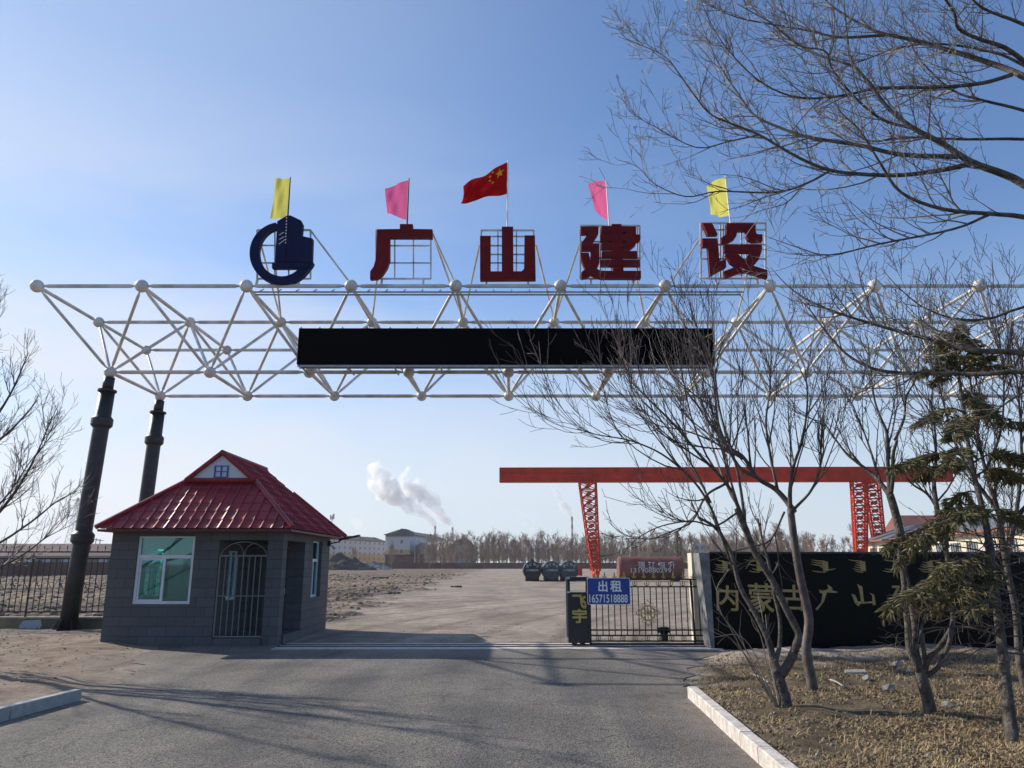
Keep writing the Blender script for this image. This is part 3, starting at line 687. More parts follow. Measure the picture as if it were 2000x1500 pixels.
# ------------------------------------------------------------------ gatehouse
BX0, BX1, BY0, BY1, WH = -8.80, -5.03, 17.02, 21.4, 2.42
bh = thing("gatehouse", "small grey block gatehouse with red tiled roof and teal windows", "gatehouse", ((BX0 + BX1) / 2, (BY0 + BY1) / 2, 0))
def panel(mb, axis_, fixed, thick, u0, u1, z0, z1_, holes):
    us = sorted({u0, u1, *[h[0] for h in holes], *[h[1] for h in holes]}); us = [u for u in us if u0 <= u <= u1]
    for a0, a1 in zip(us[:-1], us[1:]):
        mid = (a0 + a1) / 2; cuts = sorted([(h[2], h[3]) for h in holes if h[0] < mid < h[1]]); z = z0
        segs = []
        for (q0, q1) in cuts:
            if q0 > z: segs.append((z, q0))
            z = q1
        if z < z1_: segs.append((z, z1_))
        for (q0, q1) in segs:
            if axis_ == 'x': mb.box((a0, fixed, q0), (a1, fixed + thick, q1))
            else: mb.box((fixed, a0, q0), (fixed + thick, a1, q1))
WX0, WX1, WZ0, WZ1 = -8.22, -6.97, .86, 2.30
PX0, PX1, PY = -6.43, -5.36, 18.85      # porch
CW = .32
mb = MB()
panel(mb, 'x', BY0, .2, BX0, PX0, 0, WH, [(WX0, WX1, WZ0, WZ1)])
panel(mb, 'x', BY1 - .2, .2, BX0, BX1, 0, WH, [(-8.3, -6.9, .9, 2.1), (-6.3, -5.5, .9, 2.1)])
panel(mb, 'y', BX0, .2, BY0 + .2, BY1 - .2, 0, WH, [(18.3, 19.6, .9, 2.1)])
panel(mb, 'y', BX1 - .2, .2, PY, BY1 - .2, 0, WH, [(19.62, 20.55, .88, 2.28)])
panel(mb, 'y', PX0 - .2, .2, BY0 + .2, PY, 0, WH, [(17.65, 18.35, .9, 2.0)])
panel(mb, 'x', PY, .2, PX0, BX1 - .2, 0, WH, [(PX0 + .12, PX0 + 1.0, .15, 2.1)])
mb.box((PX0, BY0, 2.22), (PX1, BY0 + .2, WH)); mb.box((BX1 - .2, BY0 + CW, 2.22), (BX1, PY, WH))
mb.build("wall", M_block, bh)
mb = MB(); mb.box((PX1, BY0 - .004, 0), (BX1 + .004, BY0 + CW, WH)); mb.build("corner_pillar", M_block, bh)
mb = MB(); mb.box((PX0 + .003, BY0 - .06, 0), (PX1 - .003, PY - .003, .16)); mb.box((PX1 - .1, BY0 + CW + .003, 0), (BX1 + .05, PY - .003, .20))
mb.build("porch_step", M_block, bh)
mb = MB(); mb.box((BX0 + .2, BY0 + .2, 0), (PX0 - .2, BY1 - .2, .12)); mb.box((PX0 - .2, PY + .2, 0), (BX1 - .2, BY1 - .2, .12)); mb.build("floor", M_conc, bh)
mb = MB(); mb.box((BX0 + .02, BY0 + .02, WH + .003), (BX1 - .02, BY1 - .02, WH + .05)); mb.build("ceiling", M_inner, bh)
# interior lining so the room reads pale through the glass
mb = MB(); e = .205
panel(mb, 'x', BY1 - .2 - .012, .008, BX0 + .21, BX1 - .21, .13, WH - .01, [(-8.3, -6.9, .9, 2.1), (-6.3, -5.5, .9, 2.1)])
panel(mb, 'y', BX0 + .204, .008, BY0 + .21, BY1 - .22, .13, WH - .01, [(18.3, 19.6, .9, 2.1)])
panel(mb, 'y', PX0 - .214, .008, BY0 + .21, PY + .19, .13, WH - .01, [(17.65, 18.35, .9, 2.0)])
panel(mb, 'y', BX1 - .214, .008, PY + .21, BY1 - .22, .13, WH - .01, [(19.62, 20.55, .88, 2.28)])
mb.build("plaster_lining", M_inner, bh)
def window(axis_, fixed, u0, u1, z0, z1_, transom=None, mull=None, fw=.06, name="window", recess=.05):
    """frame + panes; fixed = plane of the frame front (towards -y or +x)"""
    def bx(mb, ua, ub, za, zb, d0, d1):
        if axis_ == 'x': mb.box((ua, fixed + d0, za), (ub, fixed + d1, zb))
        else: mb.box((fixed - d1, ua, za), (fixed - d0, ub, zb))
    mb = MB(); g_ = .002
    bx(mb, u0 + g_, u1 - g_, z0 + g_, z0 + fw, 0, .07); bx(mb, u0 + g_, u1 - g_, z1_ - fw * .6, z1_ - g_, 0, .07)
    bx(mb, u0 + g_, u0 + fw, z0 + fw, z1_ - fw * .6, .002, .068); bx(mb, u1 - fw, u1 - g_, z0 + fw, z1_ - fw * .6, .002, .068)
    if transom: bx(mb, u0 + fw, u1 - fw, transom - fw * .6, transom + fw * .6, .001, .069)
    zt = transom - fw * .6 if transom else z1_ - fw * .6
    if mull: bx(mb, mull - fw * .45, mull + fw * .45, z0 + fw, zt, .003, .067)
    w = mb.build(name, M_alu, bh)
    if mull:
        mb = MB()      # sliding sash
        bx(mb, u0 + fw, u0 + fw + .04, z0 + fw, zt, .03, .05); bx(mb, u0 + fw, mull, z0 + fw, z0 + fw + .035, .031, .049); bx(mb, u0 + fw, mull, zt - .035, zt, .031, .049)
        mb.build("sash", M_alu, w)
    def pane(ua, ub, za, zb):
        mb = MB(); bx(mb, ua, ub, za, zb, .036, .042); mb.build("pane", M_teal, w)
    if transom: pane(u0 + fw, u1 - fw, transom + fw * .6, z1_ - fw * .6)
    if mull: pane(u0 + fw, mull - fw * .45, z0 + fw, zt); pane(mull + fw * .45, u1 - fw, z0 + fw, zt)
    else: pane(u0 + fw, u1 - fw, z0 + fw, zt)
    return w
window('x', BY0 + .03, WX0, WX1, WZ0, WZ1, 1.86, (WX0 + WX1) / 2 - .02)
window('y', BX1 - .09, 19.62, 20.55, .88, 2.28, 1.80, 20.1)
window('x', BY1 - .13, -8.3, -6.9, .9, 2.1, 1.7, -7.6); window('x', BY1 - .13, -6.3, -5.5, .9, 2.1, 1.7, -5.9)
window('y', BX0 + .12, 18.3, 19.6, .9, 2.1, 1.7, 18.95)
window('y', PX0 - .06, 17.65, 18.35, .9, 2.0, None, 18.0, .05)
mb = MB(); dx0 = PX0 + .12; mb.box((dx0 + .003, PY + .06, .16), (dx0 + .35, PY + .1, 2.09)); mb.box((dx0 + .35, PY + .06, .16), (dx0 + .877, PY + .1, 1.05)); mb.box((dx0 + .35, PY + .06, 1.85), (dx0 + .877, PY + .1, 2.09)); mb.box((dx0 + .8, PY + .06, 1.05), (dx0 + .877, PY + .1, 1.85))
dr_ = mb.build("door", M_door, bh)
mb = MB(); mb.box((dx0 + .35, PY + .075, 1.05), (dx0 + .8, PY + .082, 1.85)); mb.build("pane", M_teal, dr_)
mb = MB()
for k in range(3): mb.bar((dx0 + .45 + .12 * k, PY + .05, 1.05), (dx0 + .45 + .12 * k, PY + .05, 1.85), .01)
for zz in (1.15, 1.75): mb.bar((dx0 + .35, PY + .045, zz), (dx0 + .8, PY + .045, zz), .01)
for zz in (1.32, 1.5): mb.tube([(dx0 + .57 + .07 * math.cos(t / 8 * 2 * math.pi), PY + .048, zz + .07 * math.sin(t / 8 * 2 * math.pi)) for t in range(9)], .005, 4)
mb.build("window_grille", M_black, dr_)
mb = MB(); mb.bar((dx0 + .84, PY + .03, 1.0), (dx0 + .84, PY + .03, 1.14), .02); mb.bar((dx0 + .84, PY + .03, 1.1), (dx0 + .74, PY + .02, 1.1), .015); mb.build("handle", M_alu, dr_)
# porch grille with arched top
gy = BY0 + .03; gx0, gx1 = PX0 + .03, PX1 - .01; gz0, gz1 = .19, 1.88
mb = MB()
mb.bar((gx0, gy, gz0), (gx1, gy, gz0), .03); mb.bar((gx0, gy, gz1), (gx1, gy, gz1), .03); mb.bar((gx0, gy, 1.03), (gx1, gy, 1.03), .02)
mb.bar((gx0, gy, gz0), (gx0, gy, gz1), .028)
gr_ = mb.build("porch_grille", mat("cream_grille_paint", (.17, .16, .14), .5), bh)
for k in range(1, 8):
    x = gx0 + (gx1 - gx0) * k / 8; mb = MB(); mb.bar((x, gy, gz0 + .015), (x, gy, gz1 - .015), .016); mb.build("bar", gr_.data.materials[0], gr_)
mb = MB(); cxg = (gx0 + gx1) / 2; hw = (gx1 - gx0) / 2 - .02
mb.tube([(cxg + hw * math.cos(t * math.pi / 20), gy, gz1 + .30 * math.sin(t * math.pi / 20)) for t in range(21)], .011, 5)
for s_ in (-1, 1): mb.tube([(cxg + s_ * (hw * .43 - hw * .41 * math.sin(R(t * 9))), gy, gz1 + .265 * math.cos(R(t * 9))) for t in range(0, 11)], .009, 5)
mb.build("arch", gr_.data.materials[0], gr_)
# roof
EX0, EX1, EY0, EY1, EZ = -8.95, -4.72, 16.55, 21.95, 2.44
RX = (EX0 + EX1) / 2; AZ_ = 4.24; GZ = 3.58; GH = .80; GY0 = 17.85; GY1 = 20.95; 
def slope(mb, A, B, C, D, up_n, pitch_u=.23, pitch_v=.30, rib=.034, step=.020):
    """A-B eave (u), D-C top; tile relief grid"""
    A, B, C, D = map(Vector, (A, B, C, D)); U = (B - A); Lu = U.length; U.normalize()
    hgt_v = ((D + C) / 2 - (A + B) / 2); V = hgt_v - U * hgt_v.dot(U); Lv = V.length; V.normalize(); N = U.cross(V).normalized()
    if N.dot(up_n) < 0: N = -N
    du0 = (D - A).dot(U); du1 = (C - A).dot(U); nu, nv = int(Lu / .025), int(Lv / .03)
    b0 = len(mb.v)
    for j in range(nv + 1):
        v = Lv * j / nv; lo = du0 * j / nv; hi = Lu + (du1 - Lu) * j / nv
        for i_ in range(nu + 1):
            u = Lu * i_ / nu; u = min(max(u, lo), hi)
            fu = ((u / pitch_u) % 1.0); ribh = rib * math.exp(-((fu - .5) / .085) ** 2)
            fv = (v / pitch_v) % 1.0; st_ = step * (1 - fv)
            mb.v.append(tuple(A + U * u + V * v + N * (ribh + st_)))
    for j in range(nv):
        for i_ in range(nu):
            q = b0 + j * (nu + 1) + i_; mb.f.append((q, q + 1, q + nu + 2, q + nu + 1)); mb.m.append(0)
roofp = MB()
gl, grr = RX - GH, RX + GH
slope(roofp, (EX0, EY0, EZ), (EX1, EY0, EZ), (grr, GY0, GZ), (gl, GY0, GZ), Vector((0, -1, 1)))
slope(roofp, (EX1, EY1, EZ), (EX0, EY1, EZ), (gl, GY1, GZ), (grr, GY1, GZ), Vector((0, 1, 1)))
slope(roofp, (EX1, EY0, EZ), (EX1, EY1, EZ), (grr, GY1, GZ), (grr, GY0, GZ), Vector((1, 0, 1)))
slope(roofp, (EX0, EY1, EZ), (EX0, EY0, EZ), (gl, GY0, GZ), (gl, GY1, GZ), Vector((-1, 0, 1)))
slope(roofp, (grr, GY0 - .08, GZ), (grr, GY1 + .08, GZ), (RX, GY1 + .08, AZ_), (RX, GY0 - .08, AZ_), Vector((1, 0, 1)))
slope(roofp, (gl, GY1 + .08, GZ), (gl, GY0 - .08, GZ), (RX, GY0 - .08, AZ_), (RX, GY1 + .08, AZ_), Vector((-1, 0, 1)))
rf = roofp.build("roof", M_roof, bh)
mb = MB(); mb.box((EX0 + .03, EY0 + .03, EZ - .055), (EX1 - .03, EY1 - .03, EZ - .005)); mb.build("eave_board", mat("dark_red_soffit", (.10, .012, .014), .5), rf)
mb = MB(); rr0 = .055
up = Vector((0, 0, .035))
for (a0, c0) in (((EX0, EY0, EZ), (gl, GY0, GZ)), ((EX1, EY0, EZ), (grr, GY0, GZ)), ((EX1, EY1, EZ), (grr, GY1, GZ)), ((EX0, EY1, EZ), (gl, GY1, GZ)),
               ((RX, GY0 - .1, AZ_), (RX, GY1 + .1, AZ_)), ((gl, GY0 - .08, GZ), (RX, GY0 - .08, AZ_)), ((grr, GY0 - .08, GZ), (RX, GY0 - .08, AZ_)), ((gl - .02, GY0 - .06, GZ), (grr + .02, GY0 - .06, GZ))):
    mb.tube([Vector(a0) + up, Vector(c0) + up], rr0, 8)
mb.build("ridge_cap", M_roof, rf)
for yy, s_ in ((GY0 - .03, 1), (GY1 + .03, -1)):
    mb = MB(); mb.prism([(gl + .03, yy, GZ + .04), (grr - .03, yy, GZ + .04), (RX, yy, AZ_ - .03)], (0, .03 * s_, 0)); gb = mb.build("gable_board", mat("white_gable_board", (.6, .61, .64), .6), rf)
    if s_ == 1:
        mb = MB(); wz = GZ + .11; ww = .15
        for (a0, c0) in (((-ww, 0), (ww, 0)), ((-ww, .13), (ww, .13)), ((-ww, .26), (ww, .26)), ((-ww, 0), (-ww, .26)), ((0, 0), (0, .26)), ((ww, 0), (ww, .26))):
            mb.bar((RX + a0[0] - (.01 if a0[1] == c0[1] else 0), yy - .012 - (.002 if a0[1] == c0[1] else 0), wz + a0[1]), (RX + c0[0] + (.01 if a0[1] == c0[1] else 0), yy - .012 - (.002 if a0[1] == c0[1] else 0), wz + c0[1]), .035, .016) if a0[1] == c0[1] else mb.bar((RX + a0[0], yy - .012, wz + a0[1]), (RX + c0[0], yy - .012, wz + c0[1]), .035, .016)
        mb.build("painted_window", mat("blue_window_paint", (.02, .09, .33), .5), gb)
# lamp on the side wall, small aerial at the rear eave
wl = thing("wall_lamp", "black arm lamp on the right-hand wall of the gatehouse", "wall lamp", (BX1, 21.2, 2.25))
mb = MB(); mb.box((BX1 + .003, 21.12, 2.18), (BX1 + .07, 21.28, 2.32)); mb.tube([(BX1 + .05, 21.2, 2.25), (BX1 + .28, 21.15, 2.29), (BX1 + .42, 21.1, 2.37)], .018, 6); mb.build("arm", M_black, wl)
mb = MB(); mb.bar((BX1 + .32, 21.1, 2.35), (BX1 + .88, 21.05, 2.46), .14, .05); mb.build("lamp_head", M_black, wl)
mb = MB(); mb.tube([(BX1 + .1, 21.2, 2.2), (BX1 + .2, 21.2, 2.1)], [.03, .05], 8); mb.build("camera_housing", M_signwhite, wl)
an = thing("aerial", "small white panel aerial standing behind the right eave of the red roof", "aerial", P(648, 1024, 22.6))
mb = MB(); mb.tube([P(647, 1045, 22.6), P(649, 1008, 22.6)], .012, 6); mb.build("mast", M_steel, an)
mb = MB(); p = P(649, 1010, 22.55); mb.box((p.x - .06, p.y - .02, p.z - .07), (p.x - .02, p.y + .02, p.z + .06)); mb.box((p.x + .01, p.y - .02, p.z - .06), (p.x + .06, p.y + .02, p.z + .09)); mb.build("panel", M_signwhite, an)

# ------------------------------------------------------------------ left fence on low wall
FY = 20.4
mb = MB(); zt = P(40, 1208, FY - .1).z; mb.box((-22, FY - .11, -.1), (-9.0, FY + .11, zt)); lw = mb.build("low_wall", M_yellowwall, loc=(-15, FY, 0), label="low stained yellow wall under the iron fence at the left", cat="low wall")
mb = MB(); mb.box((-22, FY - .13, zt), (-8.97, FY + .13, zt + .035)); mb.build("coping", mat("pale_coping", (.34, .29, .2), .85, noise=.2), lw)
mb = MB(); mb.box((-9.2, FY - .15, -.1), (-8.95, FY + .15, zt + .004)); mb.build("end_pier", mat("yellow_pier", (.3, .24, .13), .85, noise=.15), lw)
mb = MB(); pz = zt - .04
pl = [(33, 1240), (38, 1222), (46, 1212), (80, 1210), (82, 1222), (76, 1230), (72, 1224), (66, 1240), (62, 1226), (54, 1238), (48, 1225), (42, 1235), (38, 1248)]
mb.prism([P(a0, b_0, FY - .112) for a0, b_0 in pl], (0, -.006, 0)); mb.build("paint_patch", mat("grey_paint_patch", (.36, .37, .4), .8), lw)
fe = thing("iron_fence", "dark iron bar fence on the low yellow wall left of the gatehouse", "fence", (-15, FY, zt + .03))
z_lo, z_mid, z_hi = P(40, 1195, FY).z, P(40, 1091, FY).z, P(40, 1078, FY).z
for zz, nm in ((z_lo, 0), (z_mid, 1), (z_hi, 2)):
    mb = MB(); mb.bar((-22, FY, zz), (-9.0, FY, zz), .035); mb.build("rail", M_iron, fe)
x = -9.3; k = 0
while x > -21:
    mb = MB()
    post = (k % 14 == 7) 
    if post: mb.bar((x, FY, zt + .03), (x, FY, z_hi), .035)
    elif k % 7 == 0: mb.bar((x, FY, z_lo), (x, FY, z_hi), .03)
    else: mb.bar((x, FY, z_lo), (x, FY, z_mid), .018)
    mb.build("post" if post else "bar", M_iron, fe); x -= .155; k += 1
mb = MB(); k = 0; x = -9.8
zz0 = P(40, 1130, FY).z; zz1 = P(40, 1152, FY).z
while x > -21:
    mb.tube([(x, FY, zz1), (x - .155, FY, zz0), (x - .31, FY, zz1), (x - .155, FY, zz0 - .05), (x, FY, zz1)], .006, 4); x -= .31
mb.build("zigzag_trim", M_iron, fe)
x = -9.7
while x > -19:
    mb = MB(); p = (x, FY, z_hi + .01); mb.tube([p, (x, FY, z_hi + .08), (x, FY, z_hi + .12), (x, FY, z_hi + .17)], [.008, .008, .018, .002], 5); x -= .20
    mb.build("finial", M_iron, fe)

# ------------------------------------------------------------------ sliding gate
GY = 16.9
hd = thing("gate_head", "tall black head unit with gold characters leading the sliding gate", "gate motor unit", P(1130, 1262, GY))
hx0, hx1 = P(1110, 1200, GY).x, P(1152, 1200, GY).x
zt_ = P(1130, 1127, GY).z; zo1 = P(1130, 1134, GY).z; zo0 = P(1130, 1157, GY).z; zb_ = P(1130, 1256, GY).z
mb = MB(); mb.box((hx0, GY, zb_), (hx1, GY + .38, zo0)); mb.build("cabinet", M_black, hd)
mb = MB()
for xx in (hx0, hx1 - .045):
    for yy in (GY, GY + .335): mb.box((xx, yy, zo0), (xx + .045, yy + .045, zo1))
mb.box((hx0 - .01, GY - .01, zo1), (hx1 + .01, GY + .39, zt_)); mb.build("top_frame", M_black, hd)
mb = MB()
mb.box((hx0 - .045, GY + .02, zb_ + .12), (hx0 - .002, GY + .10, zt_ - .02)); mb.build("buffer_strip", mat("grey_rubber", (.16, .17, .18), .6), hd)
mb = MB()
for (xx, zz) in ((hx0 - .01, zo0), (hx1 - .04, zo0), (hx0 - .01, zt_ - .03), (hx1 - .04, zt_ - .03)): mb.box((xx - .01, GY - .016, zz - .01), (xx + .05, GY - .004, zz + .02))
mb.build("corner_trim", M_alu, hd)
for yy in (GY + .08, GY + .3):
    mb = MB()
    for xx in (hx0 + .13, hx0 + .30): mb.tube([(xx, yy - .03, .07), (xx, yy + .03, .07)], .055, 14)
    mb.build("wheel", M_black, hd)
mb = MB(); p = P(1131, 1175, GY); text_on(mb, "飞", (p.x + .005, GY - .004, p.z), .30, .29, bold=.035, depth=.012); p = P(1132, 1203, GY); text_on(mb, "宇", (p.x, GY - .004, p.z), .31, .29, bold=.035, depth=.012)
mb.build("gold_lettering", mat("bright_gold_sheet", (.5, .36, .1), .4, metal=.2), hd)
# gate leaf
gt = thing("sliding_gate", "black iron sliding gate leaf with gold spearheads and a round medallion", "gate", P(1260, 1262, GY))
gxa, gxb = hx1 + .002, P(1390, 1200, GY).x; gy2 = GY + .18
zz = lambda y: P(1260, y, gy2).z
for yv in (1131.5, 1146, 1230.5, 1241, 1252, 1257.5):
    mb = MB(); mb.bar((gxa, gy2, zz(yv)), (gxb, gy2, zz(yv)), .035, .03); mb.build("rail", M_black, gt)
step = .131; x = gxa + .16
while x < gxb - .05:
    mb = MB(); mb.bar((x, gy2, zz(1241)), (x, gy2, zz(1146)), .020); mb.build("bar", M_iron, gt); x += step
mb = MB(); mb.bar((P(1355, 1200, gy2).x, gy2, zz(1258)), (P(1352, 1200, gy2).x, gy2, zz(1131)), .04)
mb.bar((gxa + .02, gy2, zz(1258)), (gxa + .02, gy2, zz(1131)), .04); mb.build("stile", M_black, gt)
sp0 = None
def spear(x, z):
    mb = MB(); y = gy2
    o_ = [(0, 0), (.012, .02), (.045, .035), (.052, .06), (.03, .055), (.014, .05), (.02, .085), (.012, .12), (0, .165), (-.012, .12), (-.02, .085), (-.014, .05), (-.03, .055), (-.052, .06), (-.045, .035), (-.012, .02)]
    mb.prism([(x + a0, y - .008, z + b_0) for a0, b_0 in o_], (0, .016, 0))
    mb.build("spearhead", M_gold, gt)
x = gxa + .14
while x < gxb - .1: spear(x, zz(1131)); x += .215
def ringorn(x, z, r):
    mb = MB(); mb.tube([(x + r * math.cos(R(t * 30 - 240)), gy2, z + r * math.sin(R(t * 30 - 240))) for t in range(11)], .010, 5)
    mb.sphere((x, gy2, z), r * .38, 8, 6); mb.tube([(x, gy2, z - r), (x, gy2, z + r * 1.1)], .008, 4)
    mb.build("ring_ornament", M_gold, gt)
x = gxa + .23
while x < gxb - .1: ringorn(x, zz(1139), .052); x += .26
x = gxa + .19
while x < gxb - .1: ringorn(x, zz(1246.5), .05); x += .262
# medallion
mc = P(1265.5, 1197, gy2 - .03); mb = MB(); Rm = .155
for k in range(8):
    a0 = k * math.pi / 4; mb.tube([(mc.x, mc.y, mc.z), (mc.x + Rm * 1.02 * math.cos(a0), mc.y, mc.z + Rm * 1.02 * math.sin(a0))], .009, 5)
mb.tube([(mc.x + Rm * math.cos(R(t * 15)), mc.y, mc.z + Rm * math.sin(R(t * 15))) for t in range(25)], .009, 5)
mb.build("medallion", M_gold, gt)
mb = MB()
for k in range(8):
    a0 = k * math.pi / 4 + math.pi / 8; mb.tube([(mc.x + Rm * .62 * math.cos(a0) + .045 * math.cos(R(t * 30)), mc.y, mc.z + Rm * .62 * math.sin(a0) + .045 * math.sin(R(t * 30))) for t in range(13)], .005, 4)
for k in range(4):
    a0 = k * math.pi / 2; cx_, cz_ = mc.x + (Rm + .045) * math.cos(a0), mc.z + (Rm + .045) * math.sin(a0)
    mb.tube([(cx_ + .05 * math.cos(R(t * 30)), mc.y, cz_ + .05 * math.sin(R(t * 30))) for t in range(13)], .008, 4)
    tx, tz = mc.x + (Rm + .125) * math.cos(a0), mc.z + (Rm + .125) * math.sin(a0); mb.tube([(cx_ + .04 * math.cos(a0), mc.y, cz_ + .04 * math.sin(a0)), (tx, mc.y, tz)], [.016, .002], 5)
    for sg in (-1, 1):
        a1 = a0 + sg * .52; cx_, cz_ = mc.x + (Rm + .035) * math.cos(a1), mc.z + (Rm + .035) * math.sin(a1)
        mb.tube([(cx_ + .032 * math.cos(R(t * 40)), mc.y, cz_ + .032 * math.sin(R(t * 40))) for t in range(10)], .007, 4)
mb.build("scroll", M_gold, gt)
mb = MB(); p = P(1303, 1240, gy2 + .1); mb.box((p.x - .13, p.y, p.z - .12), (p.x + .02, p.y + .1, p.z + .16)); mb.box((p.x - .2, p.y, p.z + .04), (p.x + .06, p.y + .1, p.z + .15))
mb.build("drive_box", M_black, gt)
# blue rental sign
sb0, sb1 = P(1147.5, 1181, GY - .05), P(1230, 1128.5, GY - .05)
bs = thing("rental_sign", "blue 出租 sign with a white phone number wired to the gate", "sign", ((sb0.x + sb1.x) / 2, GY - .05, sb0.z))
def rrect(x0, z0, x1, z1_, r, y):
    pts = []
    for (cx_, cz_, a0) in ((x1 - r, z1_ - r, 0), (x0 + r, z1_ - r, 90), (x0 + r, z0 + r, 180), (x1 - r, z0 + r, 270)):
        for t in range(5): an_ = R(a0 + t * 22.5); pts.append((cx_ + r * math.cos(an_), y, cz_ + r * math.sin(an_)))
    return pts
mb = MB(); mb.prism(rrect(sb0.x, sb0.z, sb1.x, sb1.z, .035, GY - .048), (0, .01, 0)); mb.build("border", M_signwhite, bs)
mb = MB(); i_ = .012; mb.prism(rrect(sb0.x + i_, sb0.z + i_, sb1.x - i_, sb1.z - i_, .03, GY - .054), (0, .006, 0)); mb.build("panel", M_bluesign, bs)
mb = MB(); yc = GY - .058
p = P(1177.5, 1145, yc); text_on(mb, "出", (p.x, yc, p.z), .20, .23, bold=.03, depth=.006)
p = P(1203, 1145, yc); text_on(mb, "租", (p.x, yc, p.z), .24, .24, bold=.03, depth=.006)
p = P(1188.5, 1169, yc); text_on(mb, "16571518888", (p.x, yc, p.z), .82, .17, bold=.015, depth=.006)
mb.build("lettering", M_signwhite, bs)

# ------------------------------------------------------------------ name wall and gate posts
WYf = 16.35
wx0 = P(1392, 1200, WYf).x; wz = P(1500, 1081, WYf).z
nw = thing("name_wall", "long polished black stone wall with pale gold brush characters", "wall", (9, WYf, 0))
mb = MB(); mb.box((wx0, WYf, -.1), (16.5, WYf + .45, wz)); mb.build("stone_face", M_stone, nw)
mb = MB(); mb.box((wx0 - .004, WYf - .03, wz), (16.5, WYf + .48, wz + .035)); mb.build("coping", mat("dark_coping", (.03, .03, .03), .5), nw)
def wallpoly(pts, dy):
    mb = MB(); mb.prism([P(1560 + a0 / 4.545, 1080 + b_0 / 4.545, WYf - .003 - dy) for a0, b_0 in pts], (0, .02, 0)); return mb
def wtext(ch, px0, py0, px1, py1):
    a0 = P(px0, py1, WYf - .006); b_0 = P(px1, py0, WYf - .006); mb = MB(); text_on(mb, ch, ((a0.x + b_0.x) / 2, WYf - .006, (a0.z + b_0.z) / 2), b_0.x - a0.x, b_0.z - a0.z, bold=.012, right=(1, 0, -.04), up=(.06, 0, 1)); mb.build("gold_character", M_goldl, nw)
wtext("内", 1401, 1143, 1440, 1193); wtext("蒙", 1463, 1139, 1511, 1196); wtext("古", 1530, 1142, 1572, 1193)
wallpoly([(255, 278), (300, 310), (295, 330), (345, 345), (340, 355), (250, 350), (225, 430), (165, 508), (150, 500), (200, 440), (215, 360), (190, 355), (180, 325), (215, 335), (255, 325), (265, 310)], .012).build("gold_character", M_goldl, nw)
wallpoly([(520, 275), (565, 300), (580, 435), (655, 430), (655, 380), (630, 352), (670, 370), (685, 460), (665, 465), (655, 445), (550, 450), (530, 475), (500, 445), (470, 365), (500, 370), (525, 430), (555, 430), (540, 330)], .012).build("gold_character", M_goldl, nw)
wtext("建", 1745, 1141, 1788, 1193); wtext("设", 1812, 1141, 1856, 1193)
for px in (1411, 1478, 1607, 1680, 1745, 1812):
    mb = MB(); c0 = P(px, 1106, WYf - .012); rs = random.Random(px)
    mb.box((c0.x + .0, WYf - .02, c0.z - .10), (c0.x + .11, WYf - .004, c0.z + .10))
    for k in range(6):
        z_ = c0.z - .12 + .045 * k; l_ = rs.uniform(.12, .3); s0 = rs.choice((-1, -1, -1, 1))
        mb.tube([(c0.x + .05, WYf - .014, z_), (c0.x + .05 + s0 * l_ * .6, WYf - .014, z_ + .008), (c0.x + .05 + s0 * l_, WYf - .014, z_ + .03)], [.011, .013, .004], 5)
    mb.build("gold_script", M_goldl, nw)
mb = MB(); a0 = P(1363, 1100, WYf + .2).x; mb.hexa([(a0 + .12, WYf - .02, -.05), (wx0 - .003, WYf - .02, -.05), (wx0 - .003, WYf + .5, -.05), (a0 + .12, WYf + .5, -.05), (a0 - .02, WYf - .02, wz + .01), (wx0 - .003, WYf - .02, wz + .01), (wx0 - .003, WYf + .5, wz + .01), (a0 - .02, WYf + .5, wz + .01)])
mb.build("end_slab", mat("rough_grey_slab", (.17, .17, .17), .8, noise=.3, nscale=5, bump=.4), nw)
gp = MB(); q0 = P(1350, 1080, 17.75); gp.box((q0.x, 17.75, -.05), (q0.x + .16, 18.15, q0.z)); gp.build("gate_pillar", M_cream, loc=(q0.x, 17.9, 0), label="cream plastered pillar behind the right end of the gate", cat="pillar")

# ------------------------------------------------------------------ gantry crane
YA, YB = 100.0, 99.0
cA = P(976, 942.5, YA); cB = P(1858, 941, YB)
bz0 = cA.z; bz1 = P(976, 914, YA).z
crn = thing("gantry_crane", "tall red gantry crane with a long box beam across the yard", "crane", (P(1148, 1128, YA).x, YA, 0))
dB = (Vector((cB.x, cB.y, 0)) - Vector((cA.x, cA.y, 0))); uB = dB.normalized(); nB = Vector((-uB.y, uB.x, 0))
def beam_pt(px):
    r = ray(px, 930); # intersect vertical plane of beam
    t = (cA.x * nB.x + cA.y * nB.y) / (r.x * nB.x + r.y * nB.y); return Vector((r.x * t, r.y * t, 0))
mb = MB(); A0 = Vector((cA.x, cA.y, 0)); B0 = Vector((cB.x, cB.y, 0)); w = nB * .55
mb.hexa([A0 - w + Vector((0, 0, bz0)), B0 - w + Vector((0, 0, bz0)), B0 + w + Vector((0, 0, bz0)), A0 + w + Vector((0, 0, bz0)),
         A0 - w + Vector((0, 0, bz1)), B0 - w + Vector((0, 0, bz1)), B0 + w + Vector((0, 0, bz1)), A0 + w + Vector((0, 0, bz1))])
n_ = 26
for k in range(n_ + 1):
    q = A0.lerp(B0, k / n_) - nB * .56; mb.bar(q + Vector((0, 0, bz0 + .02)), q + Vector((0, 0, bz1 - .02)), .06, .03)
for zf in (bz0 + .05, bz1 - .05, (bz0 + bz1) / 2 + .25): mb.bar(A0 - nB * .6 + Vector((0, 0, zf)), B0 - nB * .6 + Vector((0, 0, zf)), .10, .08)
mb.build("beam", M_cranered, crn)
